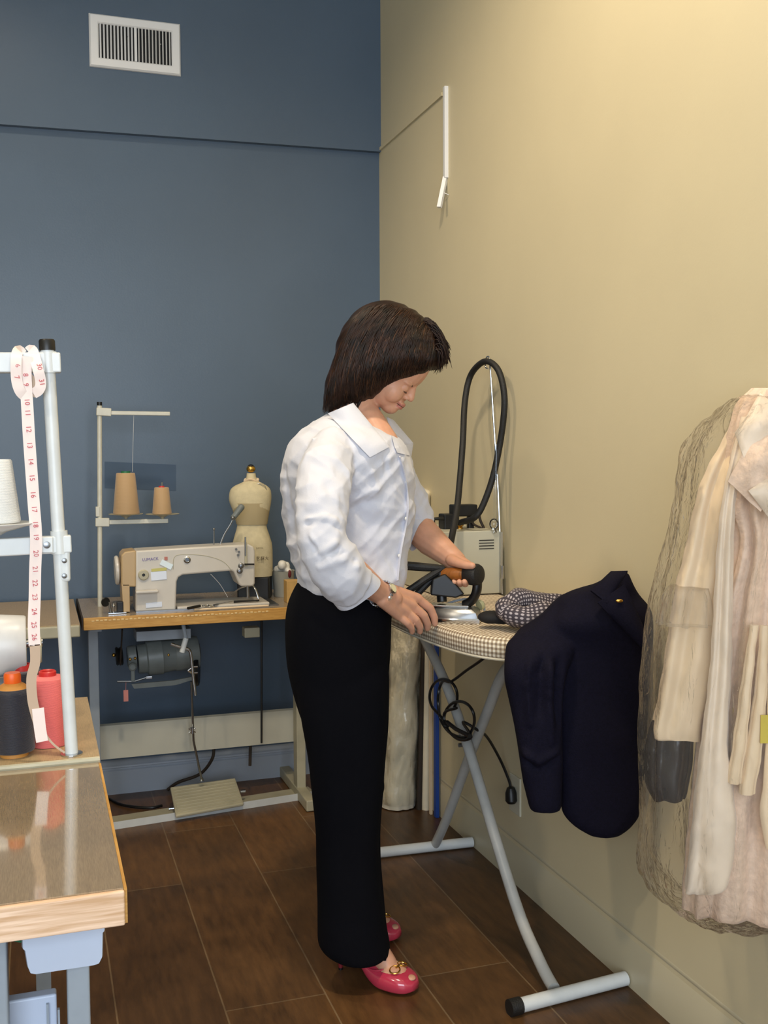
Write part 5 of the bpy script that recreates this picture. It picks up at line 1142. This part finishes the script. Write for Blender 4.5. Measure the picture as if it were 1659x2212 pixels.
C2([(840,1400),(826,1700),(826,2050)],hN,.012,.004); C2([(700,1560),(712,1800),(706,2020)],2.40,.014,.003); C2([(800,1360),(820,1400),(836,1420)],2.42,.012,-.006); C2([(760,1600),(752,1800),(765,2000)],2.39,.02,-.004)
C2([(660,1330),(700,1360),(760,1370)],2.41,.014,-.004)
displace(me,lambda co,no:creases(co,no,sg)); displace(me,lambda co,no:wob(co,no,.0015,24))
obj('trousers',me,M['trou'],per_,80,fix=False)
# ---- shoes
def shoe(hp,d):
    s=Vector((-d.y,d.x,0)); G=lambda a,c,z: hp+d*a+s*c+UP*z
    sh_=thing('x','x','x',(0,0,0)); bpy.data.objects.remove(sh_)
    rings=[]
    # (t, half width, z bottom, z top)
    for t_,w_,z0,z1 in cr_n([(-.022,.012,.078,.125),(-.016,.024,.076,.132),(.0,.030,.074,.128),(.03,.029,.062,.102),(.07,.030,.040,.076),(.10,.037,.014,.058),(.128,.043,.001,.051),(.158,.045,.0,.051),(.186,.041,.001,.046),(.206,.031,.004,.039),(.219,.014,.010,.029)],4):
        ring=[]
        for k in range(22):
            th=2*PI*k/22; ct,st=math.cos(th),math.sin(th); x=math.copysign(abs(ct)**.75,ct); z=math.copysign(abs(st)**(.8 if st>0 else .5),st)
            ring.append(G(t_,w_*x,(z0+z1)/2+(z1-z0)/2*z))
        rings.append(ring)
    o=obj('shoe',MB().loft(rings),M['pink'],per_,70)
    obj('heel',MB().loft([[G(-.008+dx+r_*math.cos(a),r_*math.sin(a),z) for a in [2*PI*k/12 for k in range(12)]] for z,r_,dx in ((.082,.022,.006),(.06,.011,.002),(.03,.0065,.004),(.004,.0055,.005))]),M['heel'],o)
    obj('heel_tip',MB().loft([[G(-.003+.006*math.cos(a),.006*math.sin(a),z) for a in [2*PI*k/12 for k in range(12)]] for z in (.005,.0)]),M['blackp'],o)
    for c_ in (-.017,.017):
        cbk=G(.170,c_,.0545); obj('buckle',MB().tube([cbk+d*(.012*math.cos(a))+s*(.013*math.sin(a))+UP*(.0025-abs(c_+.013*math.sin(a))*.22-.10*.012*math.cos(a)) for a in [2*PI*k/18 for k in range(18)]],.0019,8,closed=True),M['gold'],o,label='gold ring')
    obj('buckle_bar',MB().tube([G(.170,-.012,.056),G(.170,.012,.056)],.0022,8),M['gold'],o)
    obj('peep_toe_trim',MB().ell(G(.205,0,.036),(.012,.012,.006),(d,s,UP),14,8),M['skin'],o,label='skin showing through the peep toe')
    # skin coloured opening edge (top line)
    tl=[G(.145+.018*math.cos(a) if abs(a)<1.2 else .145+.018*math.cos(a),.030*math.sin(a),.058-.0) for a in [PI*k/12-PI/2 for k in range(13)]]
    obj('top_line',MB().tube(cr([G(-.018,-.012,.128),G(0,-.0285,.112),G(.05,-.029,.084),(G(.10,-.037,.050)),G(.135,-.034,.049),G(.152,0,.0535),G(.135,.034,.049),G(.10,.037,.050),G(.05,.029,.084),G(0,.0285,.112),G(-.018,.012,.128)],4),.0022,8),M['pink'],o)
shoe(hpN,dN); shoe(hpF,dF)
# ---- wristwatch
wc=S(824,1283,2.425); wa=(S(836,1291,2.435)-S(812,1276,2.405)).normalized()
n1=(FW*-1-(FW*-1).dot(wa)*wa).normalized(); n2=wa.cross(n1).normalized(); n2=n2 if n2.z>0 else -n2
wt=obj('wristwatch',MB().tube([wc+n1*(.0285*math.cos(a))+n2*(.0315*math.sin(a)) for a in [2*PI*k/28 for k in range(28)]],.0045,10,closed=True,flat=(1,.35)),M['silver'],per_,60,label='silver link wristwatch')
f=MB()
for k in range(26):
    a=2*PI*k/26; p=wc+n1*(.0292*math.cos(a))+n2*(.0322*math.sin(a)); nn=(n1*math.cos(a)+n2*math.sin(a)).normalized(); tt=wa.cross(nn).normalized()
    f.box(p,(.012,.0052,.003),rot(wa,tt,nn))
obj('band_links',f,M['silver'],wt,0,bevel=.0006)
dn=(n1*.55+n2*.83).normalized(); dc=wc+n1*(.0285*.55)+n2*(.0315*.83)
obj('watch_case',MB().lathe([(0,-.002),(.0115,-.002),(.0135,.001),(.0135,.004),(.011,.0058),(.0108,.0048),(0,.0048)],dc,dn,26),M['silver'],wt); obj('watch_dial',MB().lathe([(0,.0046),(.0105,.0046),(.0105,.0052),(0,.0052)],dc,dn,26),M['dial'],wt)
# ============================================================ CAMERA, LIGHT
cd=bpy.data.cameras.new('camera'); cam=bpy.data.objects.new('camera',cd); C.objects.link(cam)
cd.sensor_fit='VERTICAL'; cd.sensor_height=24; cd.lens=24*F/2212; cd.clip_start=.05
# camera axes expressed in world: rows of [Xc Yc Zc]
R3=Matrix(((Xc.x,Xc.y,Xc.z),(Yc.x,Yc.y,Yc.z),(Zc.x,Zc.y,Zc.z)))
cam.matrix_world=Matrix.Translation(O)@R3.to_4x4()
bpy.context.scene.camera=cam
def area(name,loc,target,size,power,col,sy=None):
    l=bpy.data.lights.new(name,'AREA'); l.energy=power; l.color=col; l.size=size
    if sy: l.shape='RECTANGLE'; l.size_y=sy
    o=bpy.data.objects.new(name,l); C.objects.link(o); o.location=loc; o.rotation_euler=(Vector(target)-Vector(loc)).to_track_quat('-Z','Y').to_euler(); return o
def spot(name,loc,target,power,col,ang,blend=.6,r=.05):
    l=bpy.data.lights.new(name,'SPOT'); l.energy=power; l.color=col; l.spot_size=math.radians(ang); l.spot_blend=blend; l.shadow_soft_size=r
    o=bpy.data.objects.new(name,l); C.objects.link(o); o.location=loc; o.rotation_euler=(Vector(target)-Vector(loc)).to_track_quat('-Z','Y').to_euler(); return o
area('window_daylight',(-.65,-2.05,1.7),(-.3,3,1.2),3.1,125,(.80,.90,1.0),2.2)
spot('ceiling_lamp',(.45,1.6,3.42),(1.3,2.0,1.5),138,(1,.84,.62),120,.9,.08)
spot('ceiling_lamp',(-.25,3.0,3.42),(.4,3.0,.0),60,(1,.82,.60),130,.9,.08)
spot('ceiling_lamp',(-1.2,1.0,3.42),(-.8,1.6,.0),70,(1,.84,.62),130,.9,.08)
w=bpy.data.worlds.new('world'); bpy.context.scene.world=w; w.use_nodes=True; w.node_tree.nodes['Background'].inputs[0].default_value=(.55,.7,1,1); w.node_tree.nodes['Background'].inputs[1].default_value=.6
vs=bpy.context.scene.view_settings; vs.view_transform='Standard'; vs.look='None'; vs.exposure=0.1; vs.gamma=1; vs.use_curve_mapping=False
